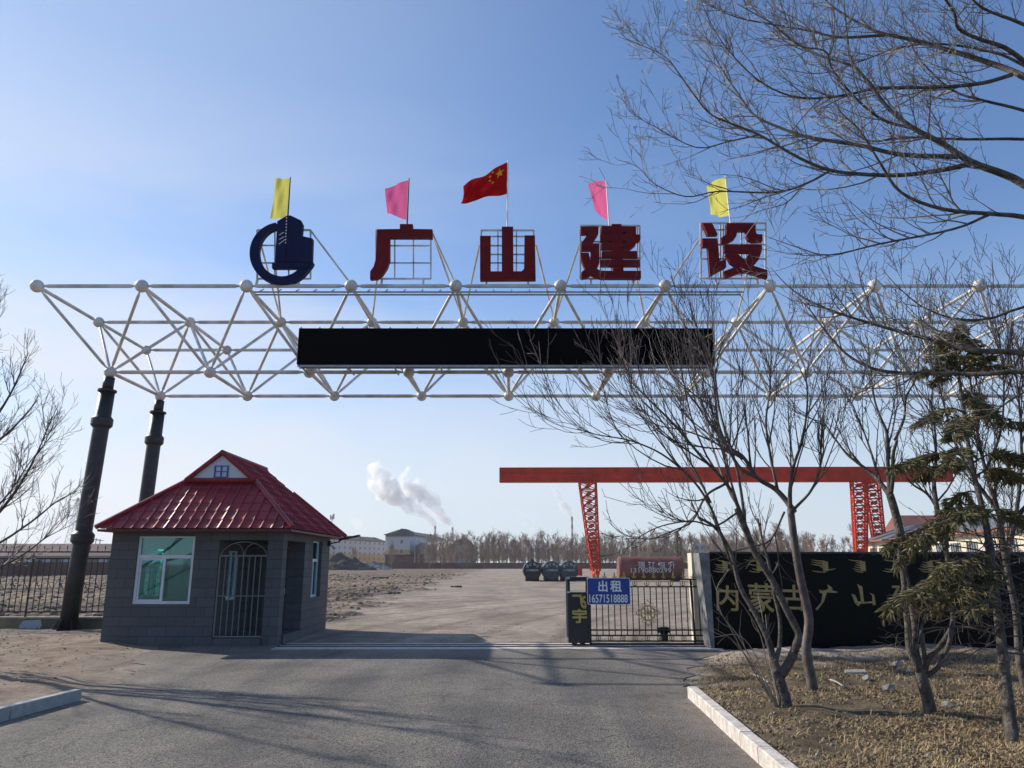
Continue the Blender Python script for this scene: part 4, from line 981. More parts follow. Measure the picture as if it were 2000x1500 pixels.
def lattice(top, bot, ht, wt, dt, wb, db, ax):
    """tapered lattice leg between two 3D points"""
    ay = Vector((-ax.y, ax.x, 0)); mb = MB(); N_ = 11
    def cor(t, i_): 
        c_ = top.lerp(bot, t); w_ = wt + (wb - wt) * t; d_ = dt + (db - dt) * t
        sx_, sy_ = ((-1, -1), (1, -1), (1, 1), (-1, 1))[i_]; return c_ + ax * w_ / 2 * sx_ + ay * d_ / 2 * sy_
    for i_ in range(4): mb.bar(cor(0, i_), cor(1, i_), .17)
    for k in range(N_):
        t0, t1 = k / N_, (k + 1) / N_
        for i_ in range(4):
            j_ = (i_ + 1) % 4
            mb.bar(cor(t0, i_), cor(t0, j_), .12); mb.bar(cor(t0, i_), cor((t0 + t1) / 2, i_).lerp(cor((t0 + t1) / 2, j_), .5), .10); mb.bar(cor(t0, j_), cor((t0 + t1) / 2, i_).lerp(cor((t0 + t1) / 2, j_), .5), .10)
            m0 = cor((t0 + t1) / 2, i_).lerp(cor((t0 + t1) / 2, j_), .5)
            mb.bar(m0, cor(t1, i_), .10); mb.bar(m0, cor(t1, j_), .10); mb.bar(m0 - Vector((0, 0, .22)), m0 + Vector((0, 0, .22)), .5, .12) if i_ % 2 == 0 else None
    return mb
p1 = beam_pt(1147); leg = lattice(p1 + Vector((0, 0, bz0)), Vector((p1.x + .75, p1.y, .9)), bz0, 2.15, 2.0, .85, 4.2, uB); leg.build("lattice_leg", M_cranered, crn)
p2 = beam_pt(1690)
for sg, bx_ in ((-1, 1679), (1, 1722)):
    bt = P(bx_, 1090, YB + 2 + 4 * (sg > 0)); leg = lattice(p2 + nB * sg * .7 + uB * (-1.2 if sg < 0 else 1.0) + Vector((0, 0, bz0)), Vector((bt.x, bt.y, .9)), bz0, 1.9, .9, 1.2, .8, uB); leg.build("lattice_leg", M_cranered, crn)
mb = MB(); mb.bar(p2 - nB * 2.2 + Vector((0, 0, bz0 - .2)), p2 + nB * 2.2 + Vector((0, 0, bz0 - .2)), .5, .4); mb.build("cross_head", M_cranered, crn)
for (pp, nm) in ((Vector((p1.x + .75, p1.y, 0)), 0), (Vector((p2.x + .5, p2.y + 2, 0)), 1)):
    mb = MB(); mb.bar(pp - nB * 3.2 + Vector((0, 0, .7)), pp + nB * 3.2 + Vector((0, 0, .7)), .5, .5)
    for s_ in (-1, 1):
        for t in (-.4, .4):
            q = pp + nB * (s_ * 2.9 + t); mb.tube([q - uB * .12 + Vector((0, 0, .3)), q + uB * .12 + Vector((0, 0, .3))], .3, 12)
    mb.build("end_carriage", M_cranered, crn)
mb = MB(); q = P(1128, 1124, YA - 2); mb.box((q.x - .5, q.y, .3), (q.x + .6, q.y + .8, 1.35)); mb.build("control_cabinet", M_cranered, crn)

# ------------------------------------------------------------------ tanks in the yard
YT = 80.0
def vert_tank(px, m, label, dome=False, length=5.2):
    r = 17.8 / F * YT * .99; c = P(px, 1117, YT); o = thing("fuel_tank", label, "tank", (c.x, YT, 0), "cylindrical tanks lying end-on in the yard")
    cz = r + .12; mb = MB(); n = 40
    mb.tube([(c.x, YT, cz), (c.x, YT + .12, cz), (c.x, YT + length, cz)], [r * .985, r, r], n); mb.build("shell", m, o)
    mb = MB(); mb.tube([(c.x, YT + .2, cz + .008), (c.x, YT + length * .9, cz + .008)], [r * 1.0, r * 1.0], n) 
    mb = MB(); mb.tube([(c.x - .72 * r, YT + .1, cz + r * .72), (c.x - .72 * r, YT + length - .1, cz + r * .72)], .02, 4); mb.build("seam", m, o)
    mb = MB()
    for s_ in (-1, 1): mb.box((c.x + s_ * r * .62 - .1, YT + .3, 0), (c.x + s_ * r * .62 + .1, YT + length - .3, cz - r * .72))
    mb.box((c.x - r * .7, YT + .5, 0), (c.x + r * .7, YT + .8, cz - r * .8)); mb.build("cradle", M_tankblk, o)
    if dome: 
        mb = MB(); mb.tube([(c.x, YT + 1.5, cz + r * .9), (c.x, YT + 1.5, cz + r * 1.18)], [.26, .22], 12); mb.build("hatch", M_tankblk, o)
    mb = MB()
    for k, chh in enumerate("通辽恒升"):
        an_ = R(142 - 35 * k); text_on(mb, chh, (c.x + r * .70 * math.cos(an_), YT - .02, cz + .1 + r * .52 * math.sin(an_) + .05), .27, .30, bold=.02, depth=.02)
    text_on(mb, "13190880299", (c.x, YT - .02, cz + r * .03), r * 1.25, .2, bold=.02, depth=.02)
    mb.build("lettering", mat("faded_white_lettering", (.42, .43, .44), .7), o)
    return o
vert_tank(1040, M_tankblk, "black lying tank with a hatch on top, left end of the row of three", True)
vert_tank(1078, M_tankgrey, "dark grey lying tank in the middle of the row of three")
vert_tank(1112, M_tankgrey, "dark grey lying tank at the right end of the row, beside the crane leg")
q0, q1 = P(1211, 1137, 79), P(1336, 1087, 79); rt_ = (q1.z - .1) / 2
tk = thing("site_tank", "long rust-red tank with white lettering lying behind the gate", "tank", ((q0.x + q1.x) / 2, 79, 0))
mb = MB(); mb.tube([(q0.x, 79 + rt_, rt_ + .1), (q0.x + .22, 79 + rt_, rt_ + .1), (q1.x - .22, 79 + rt_, rt_ + .1), (q1.x, 79 + rt_, rt_ + .1)], [rt_ * .93, rt_, rt_, rt_ * .93], 40); mb.build("shell", M_tankred, tk)
mb = MB()
for u in (.12, .88): mb.box((q0.x + (q1.x - q0.x) * u - .3, 79 + .2, 0), (q0.x + (q1.x - q0.x) * u + .3, 79 + 2 * rt_ - .2, .45))
mb.build("cradle", M_tankblk, tk)
mb = MB(); L_ = q1.x - q0.x
for k, chh in enumerate("通辽恒升"): 
    text_on(mb, chh, (q0.x + L_ * (.34 + .155 * k), 79 - .03, rt_ * 1.36), .68, .66, bold=.02, depth=.25)
text_on(mb, "13190880299", (q0.x + L_ * .48, 79 - .03, rt_ * .93), L_ * .62, .46, bold=.02, depth=.1)
mb.build("lettering", mat("worn_white_lettering", (.5, .47, .46), .7), tk)

# ------------------------------------------------------------------ far walls, heaps, buildings
def farbox_wall(a, b, h, th, name, label, cat, m, piers=0):
    a = Vector(a); b = Vector(b); d = (b - a).normalized(); n = Vector((-d.y, d.x, 0)) * th / 2
    o = MB(); o.hexa([a - n, b - n, b + n, a + n] + [q + Vector((0, 0, h)) for q in (a - n, b - n, b + n, a + n)])
    L__ = (b - a).length; k = 0
    while piers and k * piers < L__:
        q = a + d * k * piers; o.bar(q - Vector((0, 0, .2)), q + Vector((0, 0, h + .12)), th * 1.6); k += 1
    return o.build(name, m, loc=tuple((a + b) / 2), label=label, cat=cat)
farbox_wall((P(640, 1100, 300).x, 300, 0), (P(1500, 1100, 300).x, 300, 0), 2.25, .4, "boundary_wall", "long dull red brick wall along the far edge of the yard below the tree belt", "wall", M_brickwall, 12)
farbox_wall((-75, 112, 0), (P(250, 1100, 118).x, 118, 0), 2.0, .35, "boundary_wall", "brown brick wall behind the iron fence, left of the gatehouse", "wall", M_brickwall, 6)
def heap(cx_, cy_, rx, ry_, h, label, name="soil_heap", m=None):
    n = 26; mb = MB(); vs = []; fs = []
    for i_ in range(n + 1):
        for j_ in range(n + 1):
            u = i_ / n * 2 - 1; v = j_ / n * 2 - 1; rr_ = math.hypot(u, v)
            z = h * max(0, 1 - rr_) ** .8 * (1 + .5 * float(fbm(np.array(u * 4 + cx_), np.array(v * 4)))) - .05
            vs.append((cx_ + u * rx, cy_ + v * ry_, z + .4 * float(fbm(np.array(u * 9 + cx_), np.array(v * 9))) * (rr_ < 1)))
    for i_ in range(n):
        for j_ in range(n): q = i_ * (n + 1) + j_; fs.append((q, q + n + 1, q + n + 2, q + 1))
    mb.add(vs, fs); return mb.build(name, m or M_soilheap, loc=(cx_, cy_, 0), label=label, cat="heap")
heap(P(665, 1100, 230).x, 230, 11, 6, 4.3, "large dark soil heap right of the gatehouse, in front of the apartment blocks")
heap(P(722, 1100, 262).x, 262, 8, 5, 2.6, "low grey rubble heap beside the large dark soil heap", m=mat("grey_rubble_heap", (.2, .19, .185), .95, noise=.3, nscale=.6, bump=.5, bscale=3))

def apartment(a, b, depth, h, floors, cols, label, gable=True, split=.5, nm_end=True):
    a = Vector(a); b = Vector(b); d = (b - a).normalized(); n = Vector((-d.y, d.x, 0))
    if n.y < 0: n = -n
    o = thing("apartment_block", label, "apartment block", tuple(a.lerp(b, .5)))
    n2 = n * depth; up = lambda z: Vector((0, 0, z)); zs = h * split
    mb = MB(); mb.hexa([a, b, b + n2, a + n2, a + up(zs), b + up(zs), b + n2 + up(zs), a + n2 + up(zs)]); mb.build("lower_wall", mat("ochre_render", (.48, .34, .16), .85, noise=.1), o)
    e = .03; mb = MB(); a1 = a - n * e - d * e; b1_ = b - n * e + d * e; m2 = n * (depth + 2 * e)
    mb.hexa([a1 + up(zs), b1_ + up(zs), b1_ + m2 + up(zs), a1 + m2 + up(zs), a1 + up(h), b1_ + up(h), b1_ + m2 + up(h), a1 + m2 + up(h)]); mb.build("upper_wall", mat("white_render", (.5, .49, .5), .85, noise=.08), o)
    ov = .8; rh = 3.0; mb = MB()
    c0 = [a - n * ov - d * ov, b - n * ov + d * ov, b + n * (depth + ov) + d * ov, a + n * (depth + ov) - d * ov]; r0 = a + n2 / 2 + d * 2.5; r1 = b + n2 / 2 - d * 2.5
    mb.add([q + up(h + .02) for q in c0] + [r0 + up(h + rh), r1 + up(h + rh)] + [q + up(h + .3) for q in c0], [(6, 7, 5, 4), (8, 9, 4, 5), (7, 8, 5), (9, 6, 4), (0, 3, 2, 1), (0, 1, 7, 6), (1, 2, 8, 7), (2, 3, 9, 8), (3, 0, 6, 9)])
    rf_ = mb.build("roof", mat("dark_slate_roof", (.07, .066, .07), .9, noise=.3, nscale=.5), o)
    L__ = (b - a).length
    for k in range(max(2, cols // 3)):
        q = a.lerp(b, (k + .5) / max(2, cols // 3)) + n * depth * .3; mb = MB(); mb.bar(q + up(h + .8), q + up(h + rh * .62 + 1.0), .9, .9); mb.build("chimney_stack", mat("roof_stack_brick", (.16, .12, .11), .9), rf_)
    fh = h / floors; proto = None
    for f_ in range(floors):
        for k in range(cols):
            q = a + d * (L__ * (k + .5) / cols) - n * .06 + up(fh * f_ + fh * .35)
            if proto is None:
                mb = MB(); ww_ = min(1.5, L__ / cols * .42)
                mb.hexa([q - d * ww_ / 2, q + d * ww_ / 2, q + d * ww_ / 2 + n * .05, q - d * ww_ / 2 + n * .05] + [z + up(fh * .5) for z in (q - d * ww_ / 2, q + d * ww_ / 2, q + d * ww_ / 2 + n * .05, q - d * ww_ / 2 + n * .05)])
                proto = mb.build("window", M_farwin, o); q00 = q
            else: dup(proto, o, tuple(q - q00))
    for f_ in range(floors):   # windows in the end wall facing the yard
        q = b + n * (depth * .5) + d * .06 + up(fh * f_ + fh * .35)
        mb = MB(); mb.bar(q, q + up(fh * .5), 1.1, .1); mb.build("window", M_farwin, o)
        q = a + n * (depth * .5) - d * .06 + up(fh * f_ + fh * .35)
        mb = MB(); mb.bar(q, q + up(fh * .5), 1.1, .1); mb.build("window", M_farwin, o)
    return o
def gx(px, Y): return P(px, 1100, Y).x
apartment((gx(560, 400), 400, 0), (gx(752, 500), 500, 0), 12, 15.5, 5, 18, "long white and ochre apartment block seen just right of the gatehouse roof")
apartment((gx(797, 415), 415, 0), (gx(868, 500), 500, 0), -13 if False else 13, 17.0, 4, 8, "nearer white and ochre apartment block with a dark stepped roof")
# gable end part of second block turned to the camera
o = thing("apartment_block", "plain white and ochre end block with one window column, left of the nearer apartment block", "apartment block", (gx(776, 413), 413, 0))
xa, xb = gx(756, 413), gx(799, 413)
mb = MB(); mb.box((xa, 413, 0), (xb, 426, 9.2)); mb.build("lower_wall", bpy.data.materials["ochre_render"], o)
mb = MB(); mb.box((xa - .05, 412.95, 9.2), (xb, 426.05, 16.2)); mb.build("upper_wall", bpy.data.materials["white_render"], o)
mb = MB(); xm = xa + (xb - xa) * .6; mb.prism([(xa - 1, 412, 16.22), (xb + .4, 412, 16.22), (xb + .4, 412, 18.5), (xm + 3, 412, 20.0), (xm, 412, 20.3), (xm - 3, 412, 18.0), (xa - 1, 412, 17.3)], (0, 15, 0)); mb.build("roof", bpy.data.materials["dark_slate_roof"], o)
for z in (7.5, 12.5):
    mb = MB(); mb.box((xm - .2, 412.85, z), (xm + 1.0, 412.93, z + 1.8)); mb.build("window", M_farwin, o)
# arched shed
o = thing("arched_shed", "grey barrel-roofed shed rising behind the thicket left of the crane", "shed", (gx(905, 370), 370, 0))
xc, rS = gx(903, 370), 5.8; pts = [(xc + rS * math.cos(R(t * 9)), 370, 7.4 + rS * math.sin(R(t * 9))) for t in range(21)] + [(xc - rS, 370, 0), (xc + rS, 370, 0)]
mb = MB(); mb.prism(pts, (-26, 60, 0)); mb.build("barrel_roof", mat("grey_roof_sheet", (.2, .2, .195), .7, noise=.1), o)
mb = MB(); mb.tube([(xc + rS * math.cos(R(t * 9)), 369.8, 7.4 + rS * math.sin(R(t * 9))) for t in range(21)], .45, 6); mb.build("arch_rim", mat("brown_rim", (.15, .12, .11), .8), o)
mb = MB(); pts2 = [(xc + rS * .7 * math.cos(R(t * 9)), 369.9, 6.6 + rS * .8 * math.sin(R(t * 9))) for t in range(21)] + [(xc - rS * .7, 369.9, 2), (xc + rS * .7, 369.9, 2)]; mb.prism(pts2, (0, -.1, 0)); mb.build("end_glazing", mat("pale_end_glazing", (.34, .38, .40), .5), o)
# red-brick low building in front of the blocks
o = thing("outbuilding", "low red brick outbuilding at the foot of the apartment blocks", "building", (gx(785, 330), 330, 0))
mb = MB(); mb.box((gx(752, 330), 330, 0), (gx(822, 330), 338, 5.3)); mb.build("wall", M_brickwall, o)
mb = MB(); mb.box((gx(751, 330), 329.6, 5.3), (gx(823, 330), 338.4, 5.7)); mb.build("roof", M_soilheap, o)
# long shed at the left
o = thing("long_shed", "long low white shed with a maroon roof beyond the fence on the left", "building", (-85, 150, 0))
x0_, x1_ = gx(-140, 150), gx(258, 150); ez = P(100, 1086, 150).z; rz = P(100, 1062, 156).z
mb = MB(); mb.box((x0_, 150, 0), (x1_, 162, ez)); mb.build("wall", mat("white_shed_wall", (.42, .43, .47), .8), o)
mb = MB(); mb.prism([(x0_ - 1, 149.2, ez + .01), (x0_ - 1, 156, rz), (x0_ - 1, 162.8, ez + .01)], (x1_ - x0_ + 1.5, 0, 0)); mb.build("roof", mat("maroon_roof_sheet", (.105, .055, .06), .8, noise=.2, nscale=.4), o)
k = x0_ + 2; pr = None
while k < x1_ - 2:
    if pr is None: mb = MB(); mb.box((k, 149.9, 1.6), (k + 1.9, 149.97, 2.9)); pr = mb.build("window", M_farwin, o); k00 = k
    else: dup(pr, o, (k - k00, 0, 0))
    k += 3.6
# right cream building
o = thing("cream_building", "long cream building with grey roof and barred windows above the black wall", "building", (gx(1850, 70), 70, 0))
A_ = Vector((gx(1690, 104), 104, 0)); B_ = Vector((gx(2010, 62), 62, 0)); d_ = (B_ - A_).normalized(); n_v = Vector((-d_.y, d_.x, 0)); n_v = n_v if n_v.x > 0 else -n_v
hh_ = 4.5; U_ = lambda z: Vector((0, 0, z))
mb = MB(); mb.hexa([A_, B_, B_ + n_v * 9, A_ + n_v * 9, A_ + U_(hh_), B_ + U_(hh_), B_ + n_v * 9 + U_(hh_), A_ + n_v * 9 + U_(hh_)]); mb.build("wall", mat("cream_wall_paint", (.62, .55, .42), .8, noise=.06), o)  # plain cream wall colour, slightly mottled, shared with the red-roofed house
mb = MB(); a1, b1_ = A_ - n_v * .7 - d_ * .5, B_ - n_v * .7 + d_ * .5
mb.add([a1 + U_(hh_ + .01), b1_ + U_(hh_ + .01), b1_ + n_v * 10.4 + U_(hh_ + .01), a1 + n_v * 10.4 + U_(hh_ + .01), a1 + n_v * 5.2 + U_(hh_ + 2.0), b1_ + n_v * 5.2 + U_(hh_ + 2.0)], [(0, 1, 5, 4), (2, 3, 4, 5), (0, 3, 2, 1), (1, 2, 5), (3, 0, 4)]); mb.build("roof", mat("grey_sheet_roof", (.12, .13, .145), .7, noise=.15, nscale=.6), o)
mb = MB(); mb.bar(a1 + U_(hh_ + .06), b1_ + U_(hh_ + .06), .18, .22); mb.build("fascia", mat("red_fascia", (.25, .09, .06), .7), o)
Lw = (B_ - A_).length; k = 4.0; pr = None
while k < Lw - 2:
    q = A_ + d_ * k - n_v * .04
    if pr is None:
        mb = MB(); mb.bar(q + U_(2.45), q + U_(3.75), 2.0, .04); mb = MB(); e1 = d_ * 1.05; mb.hexa([q - e1 + U_(2.5), q + e1 + U_(2.5), q + e1 + n_v * .03 + U_(2.5), q - e1 + n_v * .03 + U_(2.5), q - e1 + U_(3.7), q + e1 + U_(3.7), q + e1 + n_v * .03 + U_(3.7), q - e1 + n_v * .03 + U_(3.7)])
        pr = mb.build("window", M_farwin, o); q00 = q
        mb = MB()
        for t in range(5): q2 = q - n_v * .04 + d_ * (-1.0 + .5 * t); mb.bar(q2 + U_(2.5), q2 + U_(3.7), .11, .04)
        for zz_ in (2.5, 3.7): mb.bar(q - n_v * .06 - e1 + U_(zz_), q - n_v * .06 + e1 + U_(zz_), .10, .03)
        mb.build("window_frame", M_alu, pr)
    else: dup(pr, o, tuple(q - q00))
    k += 3.6
o = thing("red_roof_house", "house with a dull red roof behind the cream building", "house", (gx(1880, 130), 130, 0))
xa, xb = gx(1790, 130), gx(1925, 130); mb = MB(); mb.box((xa, 130, 0), (xb, 138, 7)); mb.build("wall", bpy.data.materials["cream_wall_paint"], o)
mb = MB(); mb.prism([(xa - 1, 129, 7.01), (xa - 1, 134, 10.0), (xa - 1, 139, 7.01)], (xb - xa + 2, 0, 0)); mb.build("roof", mat("dull_red_roof", (.22, .085, .06), .8, noise=.2, nscale=.5), o)
# small white blocks right of the conifer
o = thing("white_building", "small white building with rows of windows just above the left end of the black wall", "building", (gx(1375, 330), 330, 0))
mb = MB(); mb.box((gx(1355, 330), 330, 0), (gx(1392, 330), 340, 10)); mb.build("wall", bpy.data.materials["white_render"], o)
for f_ in range(3):
    for k in range(3): mb = MB(); x = gx(1359 + 12 * k, 330); mb.box((x, 329.9, 2.2 + 2.8 * f_), (x + 1.6, 329.97, 3.7 + 2.8 * f_)); mb.build("window", M_farwin, o)

# chimneys and steam
def chimney(px, pyt, Y, label, wpx=3.6):
    t = P(px, pyt, Y); r0 = wpx / 2 / F * Y
    o = thing("smokestack", label, "chimney", (t.x, Y, 0), None)
    mb = MB(); mb.cur = 0; n = 12; zs = [t.z * k / n for k in range(n + 1)]
    mb.tube([(t.x, Y, z) for z in zs], [r0 * (1.35 - .35 * k / n) for k in range(n + 1)], 20); mb.build("stack", M_smokebrick, o)
    for k in range(7, 12, 2):
        mb = MB(); mb.tube([(t.x, Y, zs[k]), (t.x, Y, zs[k + 1])], [r0 * (1.37 - .35 * k / n), r0 * (1.37 - .35 * (k + 1) / n)], 20); mb.build("red_band", M_chimred, o)
    return t
c1 = chimney(850, 1027, 1500, "left of two banded smokestacks behind the apartment blocks"); c2 = chimney(884, 1030, 1600, "right of two banded smokestacks behind the arched shed")
c3 = chimney(1117, 1009, 1300, "lone banded smokestack left of the crane leg")
def smoke_mat(name, dens, scale):
    m = bpy.data.materials.new(name); m.use_nodes = True; nt = m.node_tree; nt.nodes.clear(); N = nt.nodes.new
    o = N('ShaderNodeOutputMaterial'); v = N('ShaderNodeVolumePrincipled'); v.inputs['Color'].default_value = (.99, .99, .99, 1); v.inputs['Anisotropy'].default_value = .55
    g = N('ShaderNodeNewGeometry'); n = N('ShaderNodeTexNoise'); n.inputs['Scale'].default_value = scale; n.inputs['Detail'].default_value = 5; n.inputs['Roughness'].default_value = .6; n.inputs['Distortion'].default_value = .5
    r = N('ShaderNodeMapRange'); r.inputs['From Min'].default_value = .38; r.inputs['From Max'].default_value = .64; r.inputs['To Max'].default_value = dens
    nt.links.new(g.outputs['Position'], n.inputs[0]); nt.links.new(n.outputs[0], r.inputs[0]); nt.links.new(r.outputs[0], v.inputs['Density']); nt.links.new(v.outputs[0], o.inputs['Volume'])
    return m
def plume(pxs, Y, label, seed, dens=.18, scale=.05):
    """pxs: list of (px, py, radius_px); a chain of merged lumps"""
    rs = random.Random(seed); mb = MB(); pts = []
    for (a0, b_0), (a1, b_1) in zip(zip(pxs[:-1], range(99)), zip(pxs[1:], range(99))):
        for t in (0, .25, .5, .75): pts.append([a0[i_] + (a1[i_] - a0[i_]) * t for i_ in range(3)])
    pts.append(list(pxs[-1]))
    # one closed lumpy tube
    n = 20; vs = []; fs = []
    for k, (x, y, r) in enumerate(pts):
        c = P(x, y, Y); rw = r / F * Y
        nx_ = pts[min(k + 1, len(pts) - 1)]; pv = pts[max(k - 1, 0)]; tdir = (P(nx_[0], nx_[1], Y) - P(pv[0], pv[1], Y)).normalized(); sd = tdir.cross(Vector((0, 1, 0))).normalized()
        for q in range(n):
            a = 2 * math.pi * q / n; l = 1 + .75 * float(fbm(np.array(k * .45 + seed), np.array(3 + 1.6 * math.sin(a) + q * 0)))+ .35 * float(fbm(np.array(k * .9 + seed * 3), np.array(9 + 2.6 * math.cos(a))))
            vs.append(c + (sd * math.cos(a) + Vector((0, 1, 0)) * math.sin(a)) * rw * l)
    for k in range(len(pts) - 1):
        for q in range(n): fs.append(((k + 1) * n + q, (k + 1) * n + (q + 1) % n, k * n + (q + 1) % n, k * n + q))
    fs.append(tuple(range(n))); fs.append(tuple((len(pts) - 1) * n + q for q in range(n))[::-1])
    mb.add(vs, fs); o = mb.build("steam_plume", smoke_mat("steam_%d" % 1, dens, scale), loc=tuple(P(pxs[0][0], pxs[0][1], Y)), label=label, cat="smoke plume"); return o
plume([(850, 1028, 4), (840, 1015, 9), (818, 1000, 11), (795, 985, 16), (772, 970, 22), (750, 950, 24), (735, 925, 20), (728, 905, 12)], 1500, "white plume drifting left from the left of the twin smokestacks", 3)
plume([(884, 1031, 4), (875, 1018, 9), (855, 1000, 10), (845, 978, 15), (825, 962, 20), (800, 955, 18), (785, 935, 9), (800, 912, 6)], 1600, "white plume drifting left from the right of the twin smokestacks", 8)
plume([(1117, 1010, 4), (1110, 998, 8), (1096, 984, 9), (1088, 968, 8), (1080, 955, 5)], 1300, "small white plume rising from the lone smokestack", 5)
plume([(1055, 1034, 10), (1035, 1022, 12), (1015, 1008, 10), (1005, 992, 5)], 1800, "faint ragged wisp of steam above the trees left of the crane", 11, dens=.03)
plume([(722, 1042, 10), (708, 1032, 12), (692, 1018, 9), (684, 1004, 4)], 1800, "faint puff of steam above the far apartment block", 14, dens=.03)

# transmission pylon, utility poles
o = thing("transmission_pylon", "pale lattice transmission pylon on the horizon beside the front column", "pylon", (gx(136, 520), 520, 0))
xc = gx(136, 520); top = P(136, 972, 520).z; mb = MB()
def lv(t): return top * t, (4.6 * (1 - t) ** 1.1 + .45)
for s1, s2 in ((-1, -1), (-1, 1), (1, 1), (1, -1)):
    pts = [(xc + s1 * lv(t)[1], 520 + s2 * lv(t)[1], lv(t)[0]) for t in (0, .3, .6, .8, 1)]; mb.tube(pts, .16, 4)
for k in range(14):
    z0_, w0 = lv(k / 14); z1__, w1 = lv((k + 1) / 14)
    for (p, q) in (((-1, -1), (1, -1)), ((1, -1), (1, 1)), ((-1, 1), (1, 1)), ((-1, -1), (-1, 1))):
        mb.tube([(xc + p[0] * w0, 520 + p[1] * w0, z0_), (xc + q[0] * w1, 520 + q[1] * w1, z1__)], .09, 3); mb.tube([(xc + q[0] * w0, 520 + q[1] * w0, z0_), (xc + p[0] * w1, 520 + p[1] * w1, z1__)], .09, 3)
mb.build("tower", mat("galvanised_lattice", (.36, .37, .4), .6), o)
for t, w_ in ((.95, 4.5), (.84, 5.6), (.73, 5.2), (.63, 4.6)):
    mb = MB(); z_ = top * t; mb.tube([(xc - w_, 520, z_), (xc, 520, z_ + .9), (xc + w_, 520, z_)], .13, 4); mb.tube([(xc - w_, 520, z_), (xc + w_, 520, z_)], .13, 4); mb.build("cross_arm", bpy.data.materials["galvanised_lattice"], o)
def upole(px, pyt, Y, label, arms=2):
    t = P(px, pyt, Y); o = thing("utility_pole", label, "utility pole", (t.x, Y, 0)); mb = MB(); mb.tube([(t.x, Y, 0), (t.x, Y, t.z)], [.2, .13], 8); mb.build("post", M_conc, o)
    if arms:
        mb = MB()
        for k in range(arms): mb.bar((t.x - 1.1, Y, t.z - .4 - 1.0 * k), (t.x + 1.1, Y, t.z - .4 - 1.0 * k), .14)
        mb.build("cross_arm", M_iron, o)
upole(188, 1051, 240, "thin utility pole just left of the gatehouse eave, left of a pair", 1); upole(196, 1053, 225, "thin utility pole just left of the gatehouse eave, right of a pair", 1)
upole(811, 1062, 300, "pale concrete pole in front of the apartment blocks", 0); upole(751, 1078, 250, "short dark post near the brick wall below the apartment blocks", 0)

# ------------------------------------------------------------------ trees
def rnd_perp(t, rs):
    while True:
        v = Vector((rs.uniform(-1, 1), rs.uniform(-1, 1), rs.uniform(-1, 1)))
        v = v - t * v.dot(t)
        if v.length > .2: return v.normalized()
def smooth_poly(pts, n):
    """Catmull-Rom through pts (list of Vector), n samples per span"""
    q = [pts[0] * 2 - pts[1]] + pts + [pts[-1] * 2 - pts[-2]]; o = []
    for i_ in range(1, len(q) - 2):
        for k in range(n):
            t = k / n; a, b, c, d = q[i_ - 1], q[i_], q[i_ + 1], q[i_ + 2]
            o.append(.5 * ((2 * b) + (c - a) * t + (2 * a - 5 * b + 4 * c - d) * t * t + (3 * b - a - 3 * c + d) * t ** 3))
    o.append(pts[-1]); return o
def grow(mb, pts, rads, lvl, S, rs):
    """sprout children along the polyline pts; S is a list of dicts, one per level"""
    if lvl >= len(S): return
    s = S[lvl]; seg = [(pts[i_ + 1] - pts[i_]).length for i_ in range(len(pts) - 1)]; L__ = sum(seg)
    if L__ < .02: return
    n = s['n'] * L__; n = int(n) + (rs.random() < n - int(n))
    for _ in range(n):
        t = s.get('t0', .1) + (1 - s.get('t0', .1)) * rs.random() ** s.get('tp', 1)
        dist = t * L__; i_ = 0
        while i_ < len(seg) - 1 and dist > seg[i_]: dist -= seg[i_]; i_ += 1
        f = min(1, dist / max(seg[i_], 1e-6)); p = pts[i_].lerp(pts[i_ + 1], f); r = rads[i_] + (rads[i_ + 1] - rads[i_]) * f
        tg = (pts[i_ + 1] - pts[i_]).normalized()
        a = R(rs.gauss(s['ang'], s.get('angj', 9))); pr_ = rnd_perp(tg, rs)
        if s.get('bias'): pr_ = (pr_ + Vector(s['bias'])).normalized()
        d = (tg * math.cos(a) + pr_ * math.sin(a)).normalized()
        ln = s['len'] * rs.uniform(.45, 1.15) * (1 - s.get('fall', .4) * t)
        if s.get('rel'): ln *= min(1.0, L__ / s['rel'])
        r0 = min(r * .8, s['r'] * (.6 + .4 * ln / s['len'])); ns = s.get('seg', 4)
        cp = [p]; cr_ = [r0]
        for k in range(ns):
            d = (d + Vector((0, 0, s.get('up', .1))) + Vector((rs.uniform(-1, 1), rs.uniform(-1, 1), rs.uniform(-1, 1))) * s.get('jit', .15)).normalized()
            cp.append(cp[-1] + d * ln / ns); cr_.append(max(s.get('rt', .0015), r0 * (1 - .8 * (k + 1) / ns)))
        mb.tube(cp, cr_, s.get('sides', 3), cap=False)
        grow(mb, cp, cr_, lvl + 1, S, rs)
def limb_px(px, y0, y1, sc=1.0, ox=0, oy=0, wob=.0, rs=random):
    n = len(px); return [P(ox + x * sc, oy + y * sc, y0 + (y1 - y0) * k / max(1, n - 1) + rs.uniform(-wob, wob)) for k, (x, y) in enumerate(px)]
def add_limb(mb, pts, r0, r1, sides=8, n=5):
    sp = smooth_poly(pts, n); m_ = len(sp); rr_ = [r0 + (r1 - r0) * (k / (m_ - 1)) ** .85 for k in range(m_)]; 
    mb.tube(sp, rr_, sides); return sp, rr_

